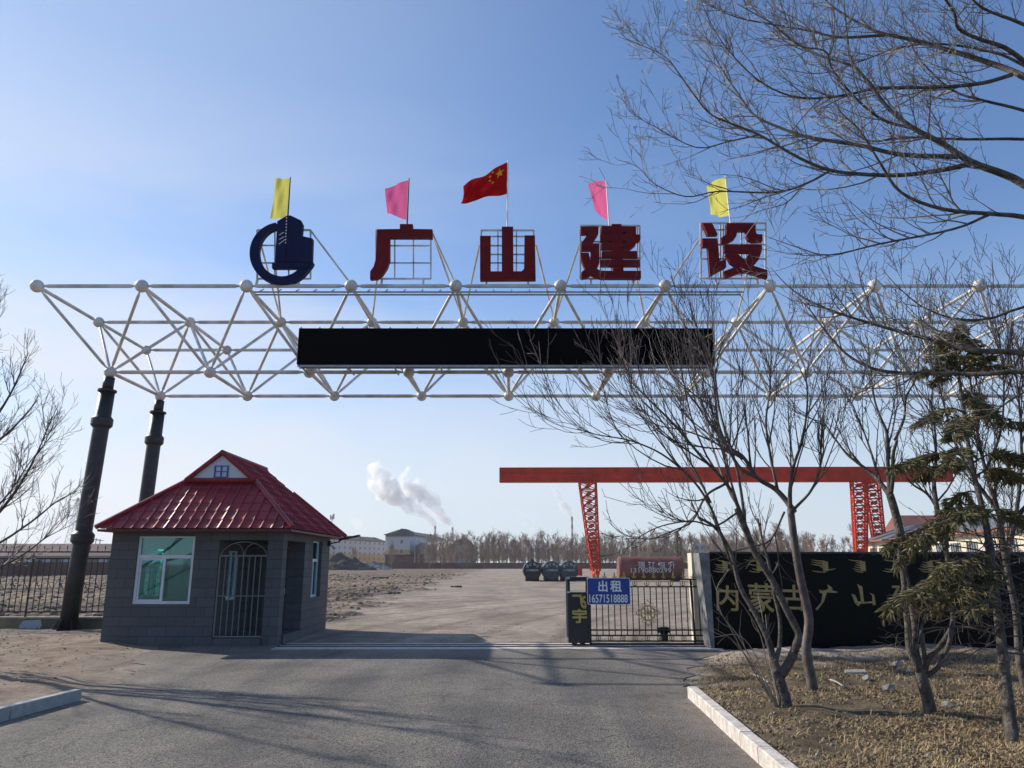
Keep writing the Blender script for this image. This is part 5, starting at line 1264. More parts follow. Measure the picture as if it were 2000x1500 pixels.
# big overhanging tree: trunk stands right of the picture, limbs sweep in from the right
rs = random.Random(21)
OV = thing("bare_tree", "large bare tree whose long limbs sweep in across the upper right sky", "tree", (7.4, 6.6, 0))
mbt = MB(); trunk = [Vector((7.4, 6.6, -.05)), Vector((7.35, 6.6, 1.5)), Vector((7.1, 6.7, 2.8)), Vector((6.7, 6.9, 3.9)), Vector((6.3, 7.0, 5.2)), Vector((6.1, 7.0, 6.6)), Vector((6.3, 6.9, 8.2))]
tsp, tr_ = add_limb(mbt, trunk, .22, .07, 14, 6); mbt.build("trunk", M_bark, OV, smooth=True)
def near_trunk(p): return min(tsp, key=lambda q: (q - p).length + (2 if q.z > p.z + .2 else 0))
Z1 = dict(sc=.4, ox=1200, oy=0); Z2 = dict(sc=1 / 2.2222, ox=1100, oy=550)
LIMBS = [  # (points, conv, depth start, depth end, r0, r1, joins trunk)
    ([(2000, 375), (1870, 320), (1650, 250), (1480, 200), (1300, 160), (1180, 105), (1050, 20), (1000, -40)], Z1, 7.0, 8.2, .036, .006, 1),
    ([(1320, 172), (1100, 182), (950, 150), (750, 115), (600, 85), (450, 20), (380, -20)], Z1, 8.0, 8.8, .019, .004, 0),
    ([(1940, 365), (1800, 405), (1600, 425), (1300, 430), (1150, 460), (1000, 480), (850, 465), (700, 390), (560, 250), (480, 130), (420, 0)], Z1, 7.0, 7.4, .024, .003, 0),
    ([(2000, 900), (1900, 850), (1740, 790), (1600, 700), (1450, 620), (1330, 520), (1250, 410), (1160, 300), (1140, 200), (1120, 0)], Z1, 6.6, 6.9, .040, .006, 1),
    ([(1740, 800), (1600, 830), (1400, 855), (1200, 850), (1050, 830), (900, 770), (700, 655), (560, 600), (450, 540), (330, 380), (250, 280), (130, 220), (20, 180)], Z1, 6.6, 7.6, .027, .003, 0),
    ([(1680, 765), (1400, 755), (1200, 710), (950, 670), (800, 620), (680, 560), (600, 450), (520, 330), (450, 180), (400, 50)], Z1, 6.65, 8.2, .027, .003, 0),
    ([(1470, 630), (1300, 580), (1150, 450), (1060, 330), (1030, 250), (900, 220), (760, 110), (600, 20)], Z1, 6.8, 6.2, .016, .003, 0),
    ([(1050, 835), (950, 890), (820, 935), (700, 940), (500, 935), (350, 960), (200, 900), (120, 820), (50, 790)], Z1, 6.9, 7.3, .014, .0025, 0),
    ([(2000, 1060), (1850, 1045), (1600, 1020), (1400, 940), (1300, 800), (1200, 640), (1100, 540), (1060, 430)], Z1, 6.2, 6.0, .024, .003, 1),
    ([(1830, 1048), (1650, 1120), (1300, 1190), (1050, 1245), (900, 1210), (730, 1150)], Z1, 6.2, 6.6, .014, .0025, 0),
    ([(2000, 680), (1700, 680), (1400, 670), (1250, 690), (1100, 600), (1000, 560)], Z1, 7.6, 8.4, .02, .004, 1),
    ([(700, 660), (560, 690), (400, 720), (200, 620), (80, 550), (50, 500)], Z1, 7.3, 7.9, .010, .002, 0),
    ([(1160, 320), (950, 250), (830, 160), (700, 60), (620, -30)], Z1, 6.8, 7.8, .014, .003, 0),
    ([(2000, 300), (1900, 230), (1780, 190), (1680, 140), (1660, 60), (1600, -20)], Z1, 7.4, 6.4, .03, .008, 1),
    ([(2000, 320), (1850, 255), (1600, 215), (1400, 230), (1200, 300), (1000, 360), (800, 330)], Z1, 8.6, 9.2, .022, .003, 1),
    ([(2000, 540), (1800, 490), (1650, 440), (1500, 300), (1420, 150), (1400, 0)], Z1, 7.8, 8.2, .02, .004, 1),
    ([(2000, 120), (1800, 40), (1700, -60)], Z1, 6.5, 6.2, .022, .008, 1),
    ([(2000, 310), (1800, 300), (1650, 265), (1400, 200), (1150, 120), (1000, 40), (900, -60)], Z2, 6.0, 6.8, .030, .003, 1),
    ([(2000, 390), (1850, 400), (1700, 400), (1400, 390), (1250, 330), (1150, 230), (1060, 110), (980, 40)], Z2, 5.8, 6.4, .024, .003, 1),
    ([(2000, 110), (1850, 160), (1700, 160), (1560, 110), (1450, 20), (1380, -60)], Z2, 6.2, 6.6, .014, .003, 1),
    ([(2000, 480), (1800, 600), (1600, 600), (1450, 520)], Z2, 5.6, 5.9, .010, .002, 1),
]
S_ov = [dict(n=8.0, ang=38, angj=12, len=1.0, r=.0095, up=.10, jit=.20, seg=6, fall=.35, sides=4, t0=.08, rt=.0022, rel=2.5, bias=(-.1, 0, .2)),
        dict(n=8.5, ang=44, angj=14, len=.46, r=.0055, up=.10, jit=.26, seg=4, fall=.3, sides=3, t0=.1, rt=.0026, rel=.6),
        dict(n=9, ang=50, angj=14, len=.11, r=.0036, up=.1, jit=.3, seg=2, sides=3, t0=.05, rt=.0024)]
mb = MB(); tw = MB()
for (px, cv, ya, yb, r0, r1, j) in LIMBS:
    pts = limb_px(px, ya, yb, wob=.04, rs=rs, **cv); 
    if j:
        e = (pts[0] - pts[1]).normalized(); e.z -= .12; m1 = pts[0] + e * .7; q = near_trunk(m1 + e * 1.2); pts = [q, m1] + pts; r0 = r0 * 1.25
    sp, rr_ = add_limb(mb, pts, r0, r1, 8, 4); 
    k0 = 8 if j else 0
    grow(tw, sp[k0:], rr_[k0:], 0, S_ov, rs)
mb.build("limbs", M_bark, OV, smooth=True); tw.build("twigs", M_bark2, OV)

# multi-stem trees in the planted bank
Z7 = dict(sc=1 / 3.074, ox=1350, oy=1000); ZB5 = dict(sc=.2, ox=1600, oy=880); ZA5 = dict(sc=.2, ox=1600, oy=600)
def up_tree(label, stems, S, seed, base, bark=M_bark, twig=M_bark3):
    o = thing("bare_tree", label, "tree", base, None); rs = random.Random(seed); mb = MB(); tw = MB()
    for (px, cv, ya, yb, r0, r1, sp0) in stems:
        pts = limb_px(px, ya, yb, wob=.02, rs=rs, **cv)
        sp, rr_ = add_limb(mb, pts, r0, r1, 9, 5)
        if sp0 is not None: k0 = int(len(sp) * sp0); grow(tw, sp[k0:], rr_[k0:], 0, S, rs)
    mb.build("trunk", bark, o, smooth=True); tw.build("twigs", twig, o); return o
S_up = [dict(n=5.4, ang=30, angj=12, len=1.9, r=.014, up=.16, jit=.10, seg=7, fall=.25, sides=4, t0=.0, rt=.0036, rel=2.2),
        dict(n=5.2, ang=28, angj=10, len=.75, r=.007, up=.12, jit=.13, seg=4, fall=.3, sides=3, t0=.1, rt=.0034, rel=1.0),
        dict(n=4.6, ang=34, angj=12, len=.26, r=.0046, up=.08, jit=.2, seg=3, sides=3, t0=.1, rt=.003)]
A_st = [([(575, 1222), (560, 1120), (530, 1020), (515, 950)], Z7, 9.35, 9.4, .078, .064, None),
        ([(520, 965), (490, 870), (455, 750), (380, 600), (290, 440), (240, 250), (150, 100), (40, 30)], Z7, 9.4, 9.7, .05, .016, .62),
        ([(505, 900), (530, 800), (532, 650), (500, 500), (470, 330), (430, 180), (400, 40)], Z7, 9.4, 9.9, .03, .014, .6),
        ([(535, 985), (590, 900), (630, 800), (638, 720), (560, 560), (480, 400), (380, 240), (320, 100), (270, -20)], Z7, 9.4, 9.6, .058, .03, None),
        ([(820, 1140), (760, 980), (710, 880), (600, 760), (480, 620), (380, 520), (290, 430)], Z2, 9.6, 9.9, .03, .009, .15),
        ([(740, 1250), (700, 1140), (640, 980), (560, 860), (430, 750), (290, 690), (150, 665), (60, 640)], Z2, 9.7, 9.2, .022, .005, .25),
        ([(640, 960), (560, 800), (440, 620), (330, 500), (250, 380)], Z2, 9.6, 10.2, .016, .006, .1),
        ([(790, 1060), (770, 900), (740, 760), (690, 600), (650, 420), (600, 300)], Z2, 9.7, 10, .022, .007, .2),
        ([(700, 880), (620, 930), (560, 1040), (480, 1080), (380, 1120)], Z2, 9.7, 9.3, .018, .006, .1),
        ([(760, 1000), (660, 1060), (560, 1040), (430, 1060), (330, 1110), (250, 1190)], Z2, 9.5, 8.9, .014, .004, .2)]
up_tree("pale forked bare tree nearest the right kerb with low shoots at its base", A_st, S_up, 5, tuple(G(1537, 1393)))
B_st = [([(740, 1118), (715, 980), (690, 830), (705, 640), (655, 400), (622, 200), (595, -20)], Z7, 10.55, 10.8, .074, .05, None),
        ([(1000, 1000), (975, 960), (920, 900), (840, 850), (780, 760), (700, 700), (600, 560), (520, 460)], Z2, 10.8, 11.2, .05, .01, .2),
        ([(840, 850), (760, 800), (680, 640), (660, 500), (640, 330), (560, 160)], Z2, 10.9, 11.3, .03, .008, .2),
        ([(985, 1000), (985, 900), (1000, 800), (1040, 680), (1060, 520), (1050, 380)], Z2, 10.8, 10.6, .035, .008, .15),
        ([(930, 905), (900, 760), (880, 600), (900, 430), (870, 280)], Z2, 10.9, 11.4, .025, .007, .1),
        ([(1000, 990), (1080, 900), (1120, 780), (1110, 640), (1160, 500)], Z2, 10.8, 10.3, .022, .006, .1),
        ([(780, 770), (660, 700), (540, 650), (400, 620), (300, 560)], Z2, 10.9, 11.4, .018, .005, .1),
        ([(960, 1000), (900, 1120), (820, 1150), (700, 1180)], Z2, 10.8, 10.4, .016, .006, .2)]
up_tree("dark straight-trunked bare tree behind the pale forked one", B_st, S_up, 9, tuple(G(1589, 1363)), bark=M_bark3)
C_st = [([(1450, 1275), (1420, 1130), (1385, 1000), (1375, 950)], Z7, 8.9, 8.95, .072, .06, None),
        ([(1370, 960), (1310, 820), (1300, 680), (1285, 560), (1275, 400), (1250, 250), (1235, 130)], Z7, 8.95, 9.3, .038, .030, None),
        ([(1380, 960), (1350, 830), (1340, 680), (1320, 560), (1300, 420), (1265, 280)], Z7, 8.95, 9.4, .036, .025, None),
        ([(1400, 960), (1425, 880), (1490, 810), (1560, 700), (1570, 600), (1540, 300), (1520, 100)], Z7, 8.95, 9.3, .034, .024, .75),
        ([(1410, 985), (1480, 930), (1545, 800), (1570, 660)], Z7, 8.95, 9.1, .032, .024, None),
        ([(1405, 880), (1385, 760), (1385, 680), (1430, 610)], Z7, 8.95, 9.2, .026, .014, None),
        ([(820, 1000), (780, 760), (730, 560), (690, 430)], ZB5, 9.3, 9.4, .052, .046, None),
        ([(690, 440), (610, 330), (520, 230), (350, 100), (240, 0), (0, -340)], ZB5, 9.4, 9.9, .036, .008, .15),
        ([(690, 430), (680, 300), (670, 100), (660, -120)], ZB5, 9.4, 9.5, .03, .02, .2),
        ([(700, 430), (720, 250), (720, 50), (760, -100)], ZB5, 9.4, 9.3, .026, .018, .2),
        ([(680, 1480), (660, 1230), (600, 1080), (540, 900), (500, 600), (470, 300)], ZA5, 9.5, 9.8, .024, .006, .1),
        ([(740, 1300), (830, 1080), (850, 880), (950, 680), (980, 400)], ZA5, 9.4, 9.2, .02, .006, .1),
        ([(600, 320), (520, 60), (430, -200), (300, -500)], ZB5, 9.5, 10.2, .02, .006, .1),
        ([(1240, 950), (1180, 720), (1140, 500), (1120, 300), (1140, 100), (1130, -200), (1080, -500)], ZB5, 9.5, 9.9, .045, .008, .25),
        ([(1140, 540), (1050, 420), (900, 320), (830, 200), (800, 0)], ZB5, 9.7, 10, .02, .006, .2)]
up_tree("multi-stemmed bare tree with smooth grey stems under the low spruce bough", C_st, S_up, 13, tuple(G(1818, 1412)))
S_thin = [dict(n=8, ang=30, angj=12, len=1.6, r=.012, up=.14, jit=.12, seg=6, fall=.2, sides=3, t0=.0, rt=.0028, rel=2),
          dict(n=6, ang=32, angj=12, len=.7, r=.006, up=.1, jit=.15, seg=4, sides=3, t0=.1, rt=.0034, rel=1),
          dict(n=5, ang=36, angj=12, len=.24, r=.0045, up=.08, jit=.2, seg=2, sides=3, t0=.1, rt=.003)]
D_st = [([(2010, 1372), (1992, 1290), (1985, 1200), (1965, 1100), (1950, 1000), (1925, 920), (1905, 820), (1890, 700)], {}, 9.9, 10.3, .058, .012, .35),
        ([(1965, 1100), (1985, 1000), (1995, 900), (1990, 780), (1975, 660)], {}, 10.1, 10.6, .035, .008, .1),
        ([(1950, 1000), (1900, 930), (1860, 850), (1830, 740), (1790, 640)], {}, 10.2, 10.8, .03, .006, .1),
        ([(1985, 1010), (2050, 930), (2080, 820), (2070, 700)], {}, 10.2, 10, .03, .008, .1),
        ([(1925, 920), (1955, 840), (1960, 740), (1950, 640)], {}, 10.2, 10.5, .022, .006, .1)]
up_tree("bare tree at the photo's right edge with its trunk leaning left behind the spruce", D_st, S_thin, 17, tuple(G(2010, 1372)), bark=M_bark)
# wiry shoots by the forked tree
sh = thing("shrub", "thin wiry leafless shoots springing from the foot of the pale forked tree", "shrub", tuple(G(1528, 1393))); rs = random.Random(3); mb = MB()
for (px, y1_) in (([(1523, 1390), (1490, 1340), (1455, 1280), (1425, 1225), (1395, 1180)], 9.0), ([(1525, 1390), (1495, 1330), (1470, 1270), (1440, 1240), (1395, 1245)], 9.6), ([(1522, 1390), (1500, 1310), (1485, 1240), (1450, 1180), (1420, 1150)], 9.2),
                  ([(1524, 1388), (1505, 1300), (1492, 1220), (1480, 1160)], 9.8), ([(1520, 1388), (1470, 1300), (1430, 1250), (1390, 1225)], 8.8), ([(1526, 1388), (1510, 1310), (1500, 1250), (1495, 1200)], 9.9), ([(1521, 1386), (1480, 1310), (1440, 1240), (1410, 1200), (1400, 1150), (1425, 1110)], 9.3)):
    sp, rr_ = add_limb(mb, limb_px(px, 9.35, y1_), .009, .003, 5, 4); grow(mb, sp[4:], rr_[4:], 0, [dict(n=4, ang=35, len=.4, r=.004, up=.03, jit=.2, seg=4, sides=3, rt=.002)], rs)
mb.build("shoots", M_bark2, sh)

# left bare tree
S_left = [dict(n=8.5, ang=30, angj=12, len=1.1, r=.011, up=.12, jit=.12, seg=6, fall=.3, sides=4, t0=.0, rt=.0036, rel=2.2), dict(S_up[1], len=.5, n=7), dict(S_up[2], n=6)]
rs = random.Random(31); LT = thing("bare_tree", "bare tree at the left edge with fine upswept twigs in front of the fence", "tree", (-11.0, 13.6, 0)); mb = MB(); tw = MB()
for (px, ya, yb, r0, r1, s0) in (([(-245, 1330), (-240, 1200), (-215, 1080), (-170, 960), (-120, 820), (-90, 660)], 13.5, 13.6, .12, .03, .35),
    ([(-215, 1080), (-120, 960), (-40, 860), (20, 770), (55, 690)], 13.5, 13.2, .05, .008, .3), ([(-170, 980), (-80, 920), (10, 850), (40, 820), (75, 780)], 13.5, 13.9, .04, .006, .3),
    ([(-235, 1190), (-130, 1110), (-30, 1030), (30, 960), (70, 890), (100, 820)], 13.5, 12.8, .05, .006, .35), ([(-120, 1100), (-20, 1070), (60, 1020), (110, 980), (150, 960)], 13.1, 12.7, .03, .005, .3),
    ([(-220, 1250), (-120, 1180), (-20, 1120), (50, 1080), (90, 1050), (140, 1025)], 13.5, 12.6, .035, .004, .35), ([(-60, 1050), (20, 960), (60, 900), (110, 840)], 13.2, 13.4, .02, .004, .2),
    ([(-240, 1200), (-330, 1050), (-400, 900), (-440, 700)], 13.5, 13.2, .07, .01, .2), ([(-170, 960), (-230, 820), (-280, 640), (-300, 500)], 13.5, 12.8, .05, .01, .1), ([(-120, 820), (-40, 700), (-10, 600)], 13.5, 12.5, .03, .006, .1)):
    sp, rr_ = add_limb(mb, limb_px(px, ya, yb, wob=.03, rs=rs), r0, r1, 8, 4); k0 = int(len(sp) * s0); grow(tw, sp[k0:], rr_[k0:], 0, S_left, rs)
mb.build("trunk", M_bark, LT, smooth=True); tw.build("twigs", M_bark3, LT)

# spruce: bare lower trunk, sparse foliage on drooping boughs
rs = random.Random(77)
sprc = thing("spruce_tree", "sparse olive spruce with a bare scaly trunk and drooping boughs at the right", "tree", tuple(G(1981, 1482)))
mb = MB(); trk = limb_px([(1984, 1486), (1972, 1400), (1963, 1320), (1953, 1228), (1942, 1146), (1930, 1050), (1918, 990), (1903, 930), (1888, 850), (1876, 760), (1866, 690), (1862, 655)], 7.4, 9.2)
tsp2, tr2 = add_limb(mb, trk, .060, .012, 12, 6); mb.build("trunk", M_bark, sprc, smooth=True)
nd = MB(); bw = MB()
def sprig(mb, p, d, L__, rs):
    """a needle-clad shoot: thin core plus short stiff needles round it"""
    d = d.normalized(); x = rnd_perp(d, rs); y = d.cross(x)
    mb.tube([p, p + d * L__ * .5, p + d * L__], [.006, .009, .002], 4, cap=False)
    n = max(8, int(L__ * 190))
    for k in range(n):
        t = (k + rs.random()) / n; a = k * 2.4 + rs.random(); s_ = (x * math.cos(a) + y * math.sin(a)); c0 = p + d * L__ * t
        tip = c0 + (s_ * .8 + d * .7) * rs.uniform(.016, .026); w_ = d.cross(s_) * .0022
        mb.v.extend([tuple(c0 - w_), tuple(c0 + w_), tuple(tip)]); b_0 = len(mb.v) - 3; mb.f.append((b_0, b_0 + 1, b_0 + 2)); mb.m.append(0)
def bough(root, tip, spread, dens, rs, droop=.12):
    pts = [root, root.lerp(tip, .35) + Vector((0, 0, .08)), root.lerp(tip, .7) + Vector((0, 0, .04)), tip]
    sp, rr_ = add_limb(bw, pts, .014, .004, 5, 5); m_ = len(sp); Lb = (tip - root).length
    for k in range(int(m_ * .3), m_):
        tg = (sp[min(k + 1, m_ - 1)] - sp[max(k - 1, 0)]).normalized()
        for _ in range(dens):
            side = tg.cross(Vector((0, 0, 1))).normalized() * rs.choice((-1, 1)); l = spread * rs.uniform(.4, 1) * (1.15 - .7 * k / m_)
            d = (tg * rs.uniform(.4, .9) + side * rs.uniform(.4, 1) + Vector((0, 0, rs.uniform(-.45, .15)))).normalized(); q = [sp[k]]
            for s_ in range(4): d = (d + Vector((0, 0, -droop)) + Vector((rs.uniform(-1, 1), rs.uniform(-1, 1), rs.uniform(-1, 1))) * .12).normalized(); q.append(q[-1] + d * l / 4)
            bw.tube(q, .003, 3, cap=False)
            for s_ in range(4):
                for _2 in range(3):
                    dd = ((q[s_ + 1] - q[s_]).normalized() * .8 + rnd_perp((q[s_ + 1] - q[s_]).normalized(), rs) * .6 + Vector((0, 0, -.2))).normalized(); sprig(nd, q[s_].lerp(q[s_ + 1], rs.random()), dd, rs.uniform(.05, .11), rs)
def troot(py):    # trunk point at image height py
    return min(tsp2, key=lambda q: abs((750 - F * ((q.z - CAMH) * _c - q.y * _s) / (q.y * _c + (q.z - CAMH) * _s)) - py))
for (ry_, tx, ty, tY, spd, dn) in ((1100, 1745, 1178, 8.0, .50, 3), (1095, 1790, 1160, 7.6, .5, 3), (1120, 1830, 1175, 8.6, .5, 3), (1110, 1870, 1160, 7.5, .4, 2), (1000, 1735, 1062, 8.4, .42, 3), (1005, 1790, 1050, 7.9, .4, 2), (1010, 1760, 1090, 8.8, .4, 2), (890, 1745, 912, 8.2, .30, 3), (905, 1800, 925, 8.9, .3, 2), (880, 1850, 912, 7.8, .3, 2),
                                 (900, 2010, 890, 8.4, .35, 3), (930, 1990, 930, 9.2, .35, 3), (1000, 1880, 1005, 7.7, .3, 2), (960, 1850, 1000, 9, .3, 2), (1010, 2000, 1010, 8.0, .3, 2), (800, 1800, 820, 8.6, .3, 2), (790, 1930, 800, 8.5, .3, 2), (820, 1860, 850, 7.9, .3, 3), (815, 2000, 830, 9, .3, 2), (770, 1900, 780, 9.2, .25, 2), (1190, 1900, 1190, 7.2, .3, 1), (1090, 1840, 1110, 7.4, .35, 2)):
    bough(troot(ry_), P(tx, ty, tY), spd, dn, rs)
for k in range(20):
    a = k * 2.4; py = 662 + k * 4.0; q = troot(py); l = .10 + .021 * k; bough(q, q + Vector((math.cos(a) * l, math.sin(a) * l, .10 - .004 * k)), .13, 1, rs, .02)
bw.build("boughs", M_bark3, sprc); nd.build("needles", M_needle, sprc)
dead = MB()
for k in range(46):
    q = troot(1040 + k * 5.2); a = k * 2.4 + rs.random(); d = Vector((math.cos(a), math.sin(a) * .8, rs.uniform(-.1, .35))).normalized(); l = rs.uniform(.5, 1.3); pts = [q]
    for s_ in range(5): d = (d + Vector((0, 0, -.10)) + Vector((rs.uniform(-1, 1), rs.uniform(-1, 1), rs.uniform(-1, 1))) * .1).normalized(); pts.append(pts[-1] + d * l / 5)
    rr_ = [.009, .007, .006, .005, .004, .002]; dead.tube(pts, rr_, 4, cap=False); grow(dead, pts, rr_, 0, [dict(n=9, ang=50, len=.38, r=.0035, up=-.06, jit=.2, seg=4, sides=3, rt=.002, t0=.1), dict(n=7, ang=50, len=.12, r=.0025, up=-.05, jit=.3, seg=2, sides=3, rt=.0018)], rs)
dead.build("dead_branches", M_bark3, sprc)

# ------------------------------------------------------------------ distant trees
def far_tree_mesh(seed, H, W, dense=1.0, upsw=.25):
    rs = random.Random(seed); mb = MB()
    th = H * rs.uniform(.25, .4); pts = [Vector((0, 0, 0)), Vector((rs.uniform(-.3, .3), 0, th * .5)), Vector((rs.uniform(-.3, .3), rs.uniform(-.3, .3), th)), Vector((rs.uniform(-.5, .5), 0, H * .8)), Vector((rs.uniform(-.5, .5), 0, H))]
    sp, rr_ = add_limb(mb, pts, H * .017, .03, 5, 4)
    S = [dict(n=3.2 * dense, ang=36, angj=12, len=W * 1.15, r=.09, up=upsw, jit=.14, seg=4, fall=.45, sides=3, t0=.12, rt=.035), dict(n=3.0, ang=34, angj=14, len=W * .42, r=.055, up=.12, jit=.2, seg=3, sides=3, rt=.03, t0=.1, rel=W * .6), dict(n=3.0, ang=38, len=W * .2, r=.035, up=.1, jit=.2, seg=2, sides=3, rt=.028)]
    grow(mb, sp, rr_, 0, S, rs); return mb
FT = []
for k, (H, W) in enumerate(((11, 3.6), (13, 3.0), (9, 4.2), (12, 3.8))):
    mbk = far_tree_mesh(50 + k, H, W); FT.append(mbk)
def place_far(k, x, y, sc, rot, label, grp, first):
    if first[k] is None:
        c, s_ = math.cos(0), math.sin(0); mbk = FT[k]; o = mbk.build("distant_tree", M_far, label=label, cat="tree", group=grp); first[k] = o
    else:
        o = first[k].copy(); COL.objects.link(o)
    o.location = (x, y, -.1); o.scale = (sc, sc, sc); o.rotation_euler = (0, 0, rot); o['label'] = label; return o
first = [None] * 4; rs = random.Random(99)
GF = "bare trees of the belt behind the far brick wall"
n_ind = 0
for k in range(84):
    px = 820 + 680 * (k + rs.uniform(-.4, .4)) / 84; Y_ = rs.uniform(305, 350)
    sc = rs.uniform(.78, 1.12) * (.85 if px < 870 else 1.0)
    if 1040 < px < 1130: sc *= .95
    place_far(rs.randrange(4), gx(px, Y_), Y_, sc, rs.uniform(0, 6), "bare grey-brown tree in the tree belt behind the far brick wall", GF, first)
for k in range(5):
    px = (690, 765, 838, 862, 880)[k]; Y_ = 290 + 3 * k; place_far(2, gx(px, Y_), Y_, (.7, .85, .75, .85, .9)[k], k, ("small bare tree by the soil heap", "leafless rounded tree in front of the end apartment block", "dense bare thicket tree at the left end of the tree belt", "bare thicket tree under the barrel-roofed shed", "bare tree in front of the glazed shed end")[k], None, first)
    bpy.data.objects  # individual labels
G2 = "pale bare trees beyond the black wall"
for k in range(26):
    px = 1380 + 390 * (k + rs.uniform(-.4, .4)) / 26; Y_ = rs.uniform(190, 260); place_far(rs.randrange(4), gx(px, Y_), Y_, rs.uniform(.65, .95), rs.uniform(0, 6), "pale bare tree in the loose row beyond the black wall", G2, first)
for o in bpy.data.objects:      # the stray singles carry no group
    if o.name.startswith("distant_tree"):
        if o['label'].startswith("bare grey-brown"): o['group'] = GF
        elif o['label'].startswith("pale bare"): o['group'] = G2
        elif 'group' in o: del o['group']
# the wood behind reads as one mass
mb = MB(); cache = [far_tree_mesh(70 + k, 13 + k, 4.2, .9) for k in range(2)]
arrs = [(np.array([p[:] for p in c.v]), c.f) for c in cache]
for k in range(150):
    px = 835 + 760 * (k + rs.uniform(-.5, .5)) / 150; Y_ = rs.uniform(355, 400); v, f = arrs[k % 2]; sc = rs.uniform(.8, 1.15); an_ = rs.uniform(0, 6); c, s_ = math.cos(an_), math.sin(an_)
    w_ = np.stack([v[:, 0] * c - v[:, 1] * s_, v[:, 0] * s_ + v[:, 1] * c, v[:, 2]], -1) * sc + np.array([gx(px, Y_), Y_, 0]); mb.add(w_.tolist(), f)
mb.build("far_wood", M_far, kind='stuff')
# dark conifer
mb = MB(); rs = random.Random(4); cnv = P(1322, 1038, 130); cx_ = cnv.x; H = cnv.z
con = thing("conifer", "dark green conical conifer standing behind the rust-red tank", "tree", (cx_, 130, 0))
mb.tube([(cx_, 130, 0), (cx_, 130, H)], [.2, .03], 6); mb.build("trunk", M_bark, con); mb = MB()
for k in range(1500):
    t = rs.random() ** .8; z = .4 + t * (H - .4); r = (1 - t) * H * .36 + .1; a = rs.uniform(0, 6.28); rr_ = r * rs.random() ** .5; p = Vector((cx_ + rr_ * math.cos(a), 130 + rr_ * math.sin(a), z)); d = Vector((math.cos(a), math.sin(a), -.25)) * .32; w_ = Vector((-math.sin(a), math.cos(a), .3 * rs.uniform(-1, 1))) * .09
    b_0 = len(mb.v); mb.v.extend([tuple(p - w_), tuple(p + w_), tuple(p + d)]); mb.f.append((b_0, b_0 + 1, b_0 + 2)); mb.m.append(0)
mb.build("crown", M_needle, con)

# ------------------------------------------------------------------ ground cover
rs = random.Random(12)
M_straw = mat("dry_straw_grass", (.30, .205, .095), .8, nscale=1.8, color2=(.56, .41, .21)); M_leaf = mat("dead_leaf_litter", (.13, .085, .05), .85, nscale=9, color2=(.33, .25, .16))
N_ = 70000
gy_ = 4.5 + 9.9 * rng.random(N_) ** 1.25; span = np.minimum(9.0, gy_ * .72); xr_ = road_half(np.clip(gy_, 2, 16.6))[1]
gx_ = xr_ + .12 + (span - 1.5).clip(1) * rng.random(N_)
keep = (fbm(gx_ * 1.1, gy_ * 1.1 + 50) + .45 * rng.random(N_) > .08) & ((gx_ < 4.3 + 0 * gy_) | (gy_ > -9)); gx_, gy_ = gx_[keep], gy_[keep]; gz_ = height(gx_, gy_)
mb = MB(); lf = MB()
for x, y, z in zip(gx_.tolist(), gy_.tolist(), gz_.tolist()):
    a = rs.uniform(0, 6.28); l = rs.uniform(.04, .13); lean = rs.uniform(.78, 1.0) if rs.random() < .9 else rs.uniform(.1, .7); dx, dy = math.cos(a), math.sin(a); w_ = .0027
    if rs.random() < .58:
        t1 = (x + dx * l * lean * .5, y + dy * l * lean * .5, z + l * (1 - lean) * .6 + .018); t2 = (x + dx * l * lean, y + dy * l * lean, z + l * (1 - lean) + .012)
        b_0 = len(mb.v); mb.v.extend([(x - dy * w_, y + dx * w_, z - .005), (x + dy * w_, y - dx * w_, z - .005), (t1[0] + dy * w_, t1[1] - dx * w_, t1[2]), (t1[0] - dy * w_, t1[1] + dx * w_, t1[2]), t2]); mb.f.append((b_0, b_0 + 1, b_0 + 2, b_0 + 3)); mb.f.append((b_0 + 3, b_0 + 2, b_0 + 4)); mb.m.extend([0, 0])
    else:
        s_ = rs.uniform(.008, .02); tz = rs.uniform(-.01, .02); b_0 = len(lf.v)
        lf.v.extend([(x - dx * s_, y - dy * s_, z + .008), (x + dy * s_ * .6, y - dx * s_ * .6, z + .012 + tz), (x + dx * s_, y + dy * s_, z + .02), (x - dy * s_ * .6, y + dx * s_ * .6, z + .006 - tz)]); lf.f.append((b_0, b_0 + 1, b_0 + 2, b_0 + 3)); lf.m.append(0)
mb.build("dry_grass", M_straw, kind='stuff'); lf.build("leaf_litter", M_leaf, kind='stuff')
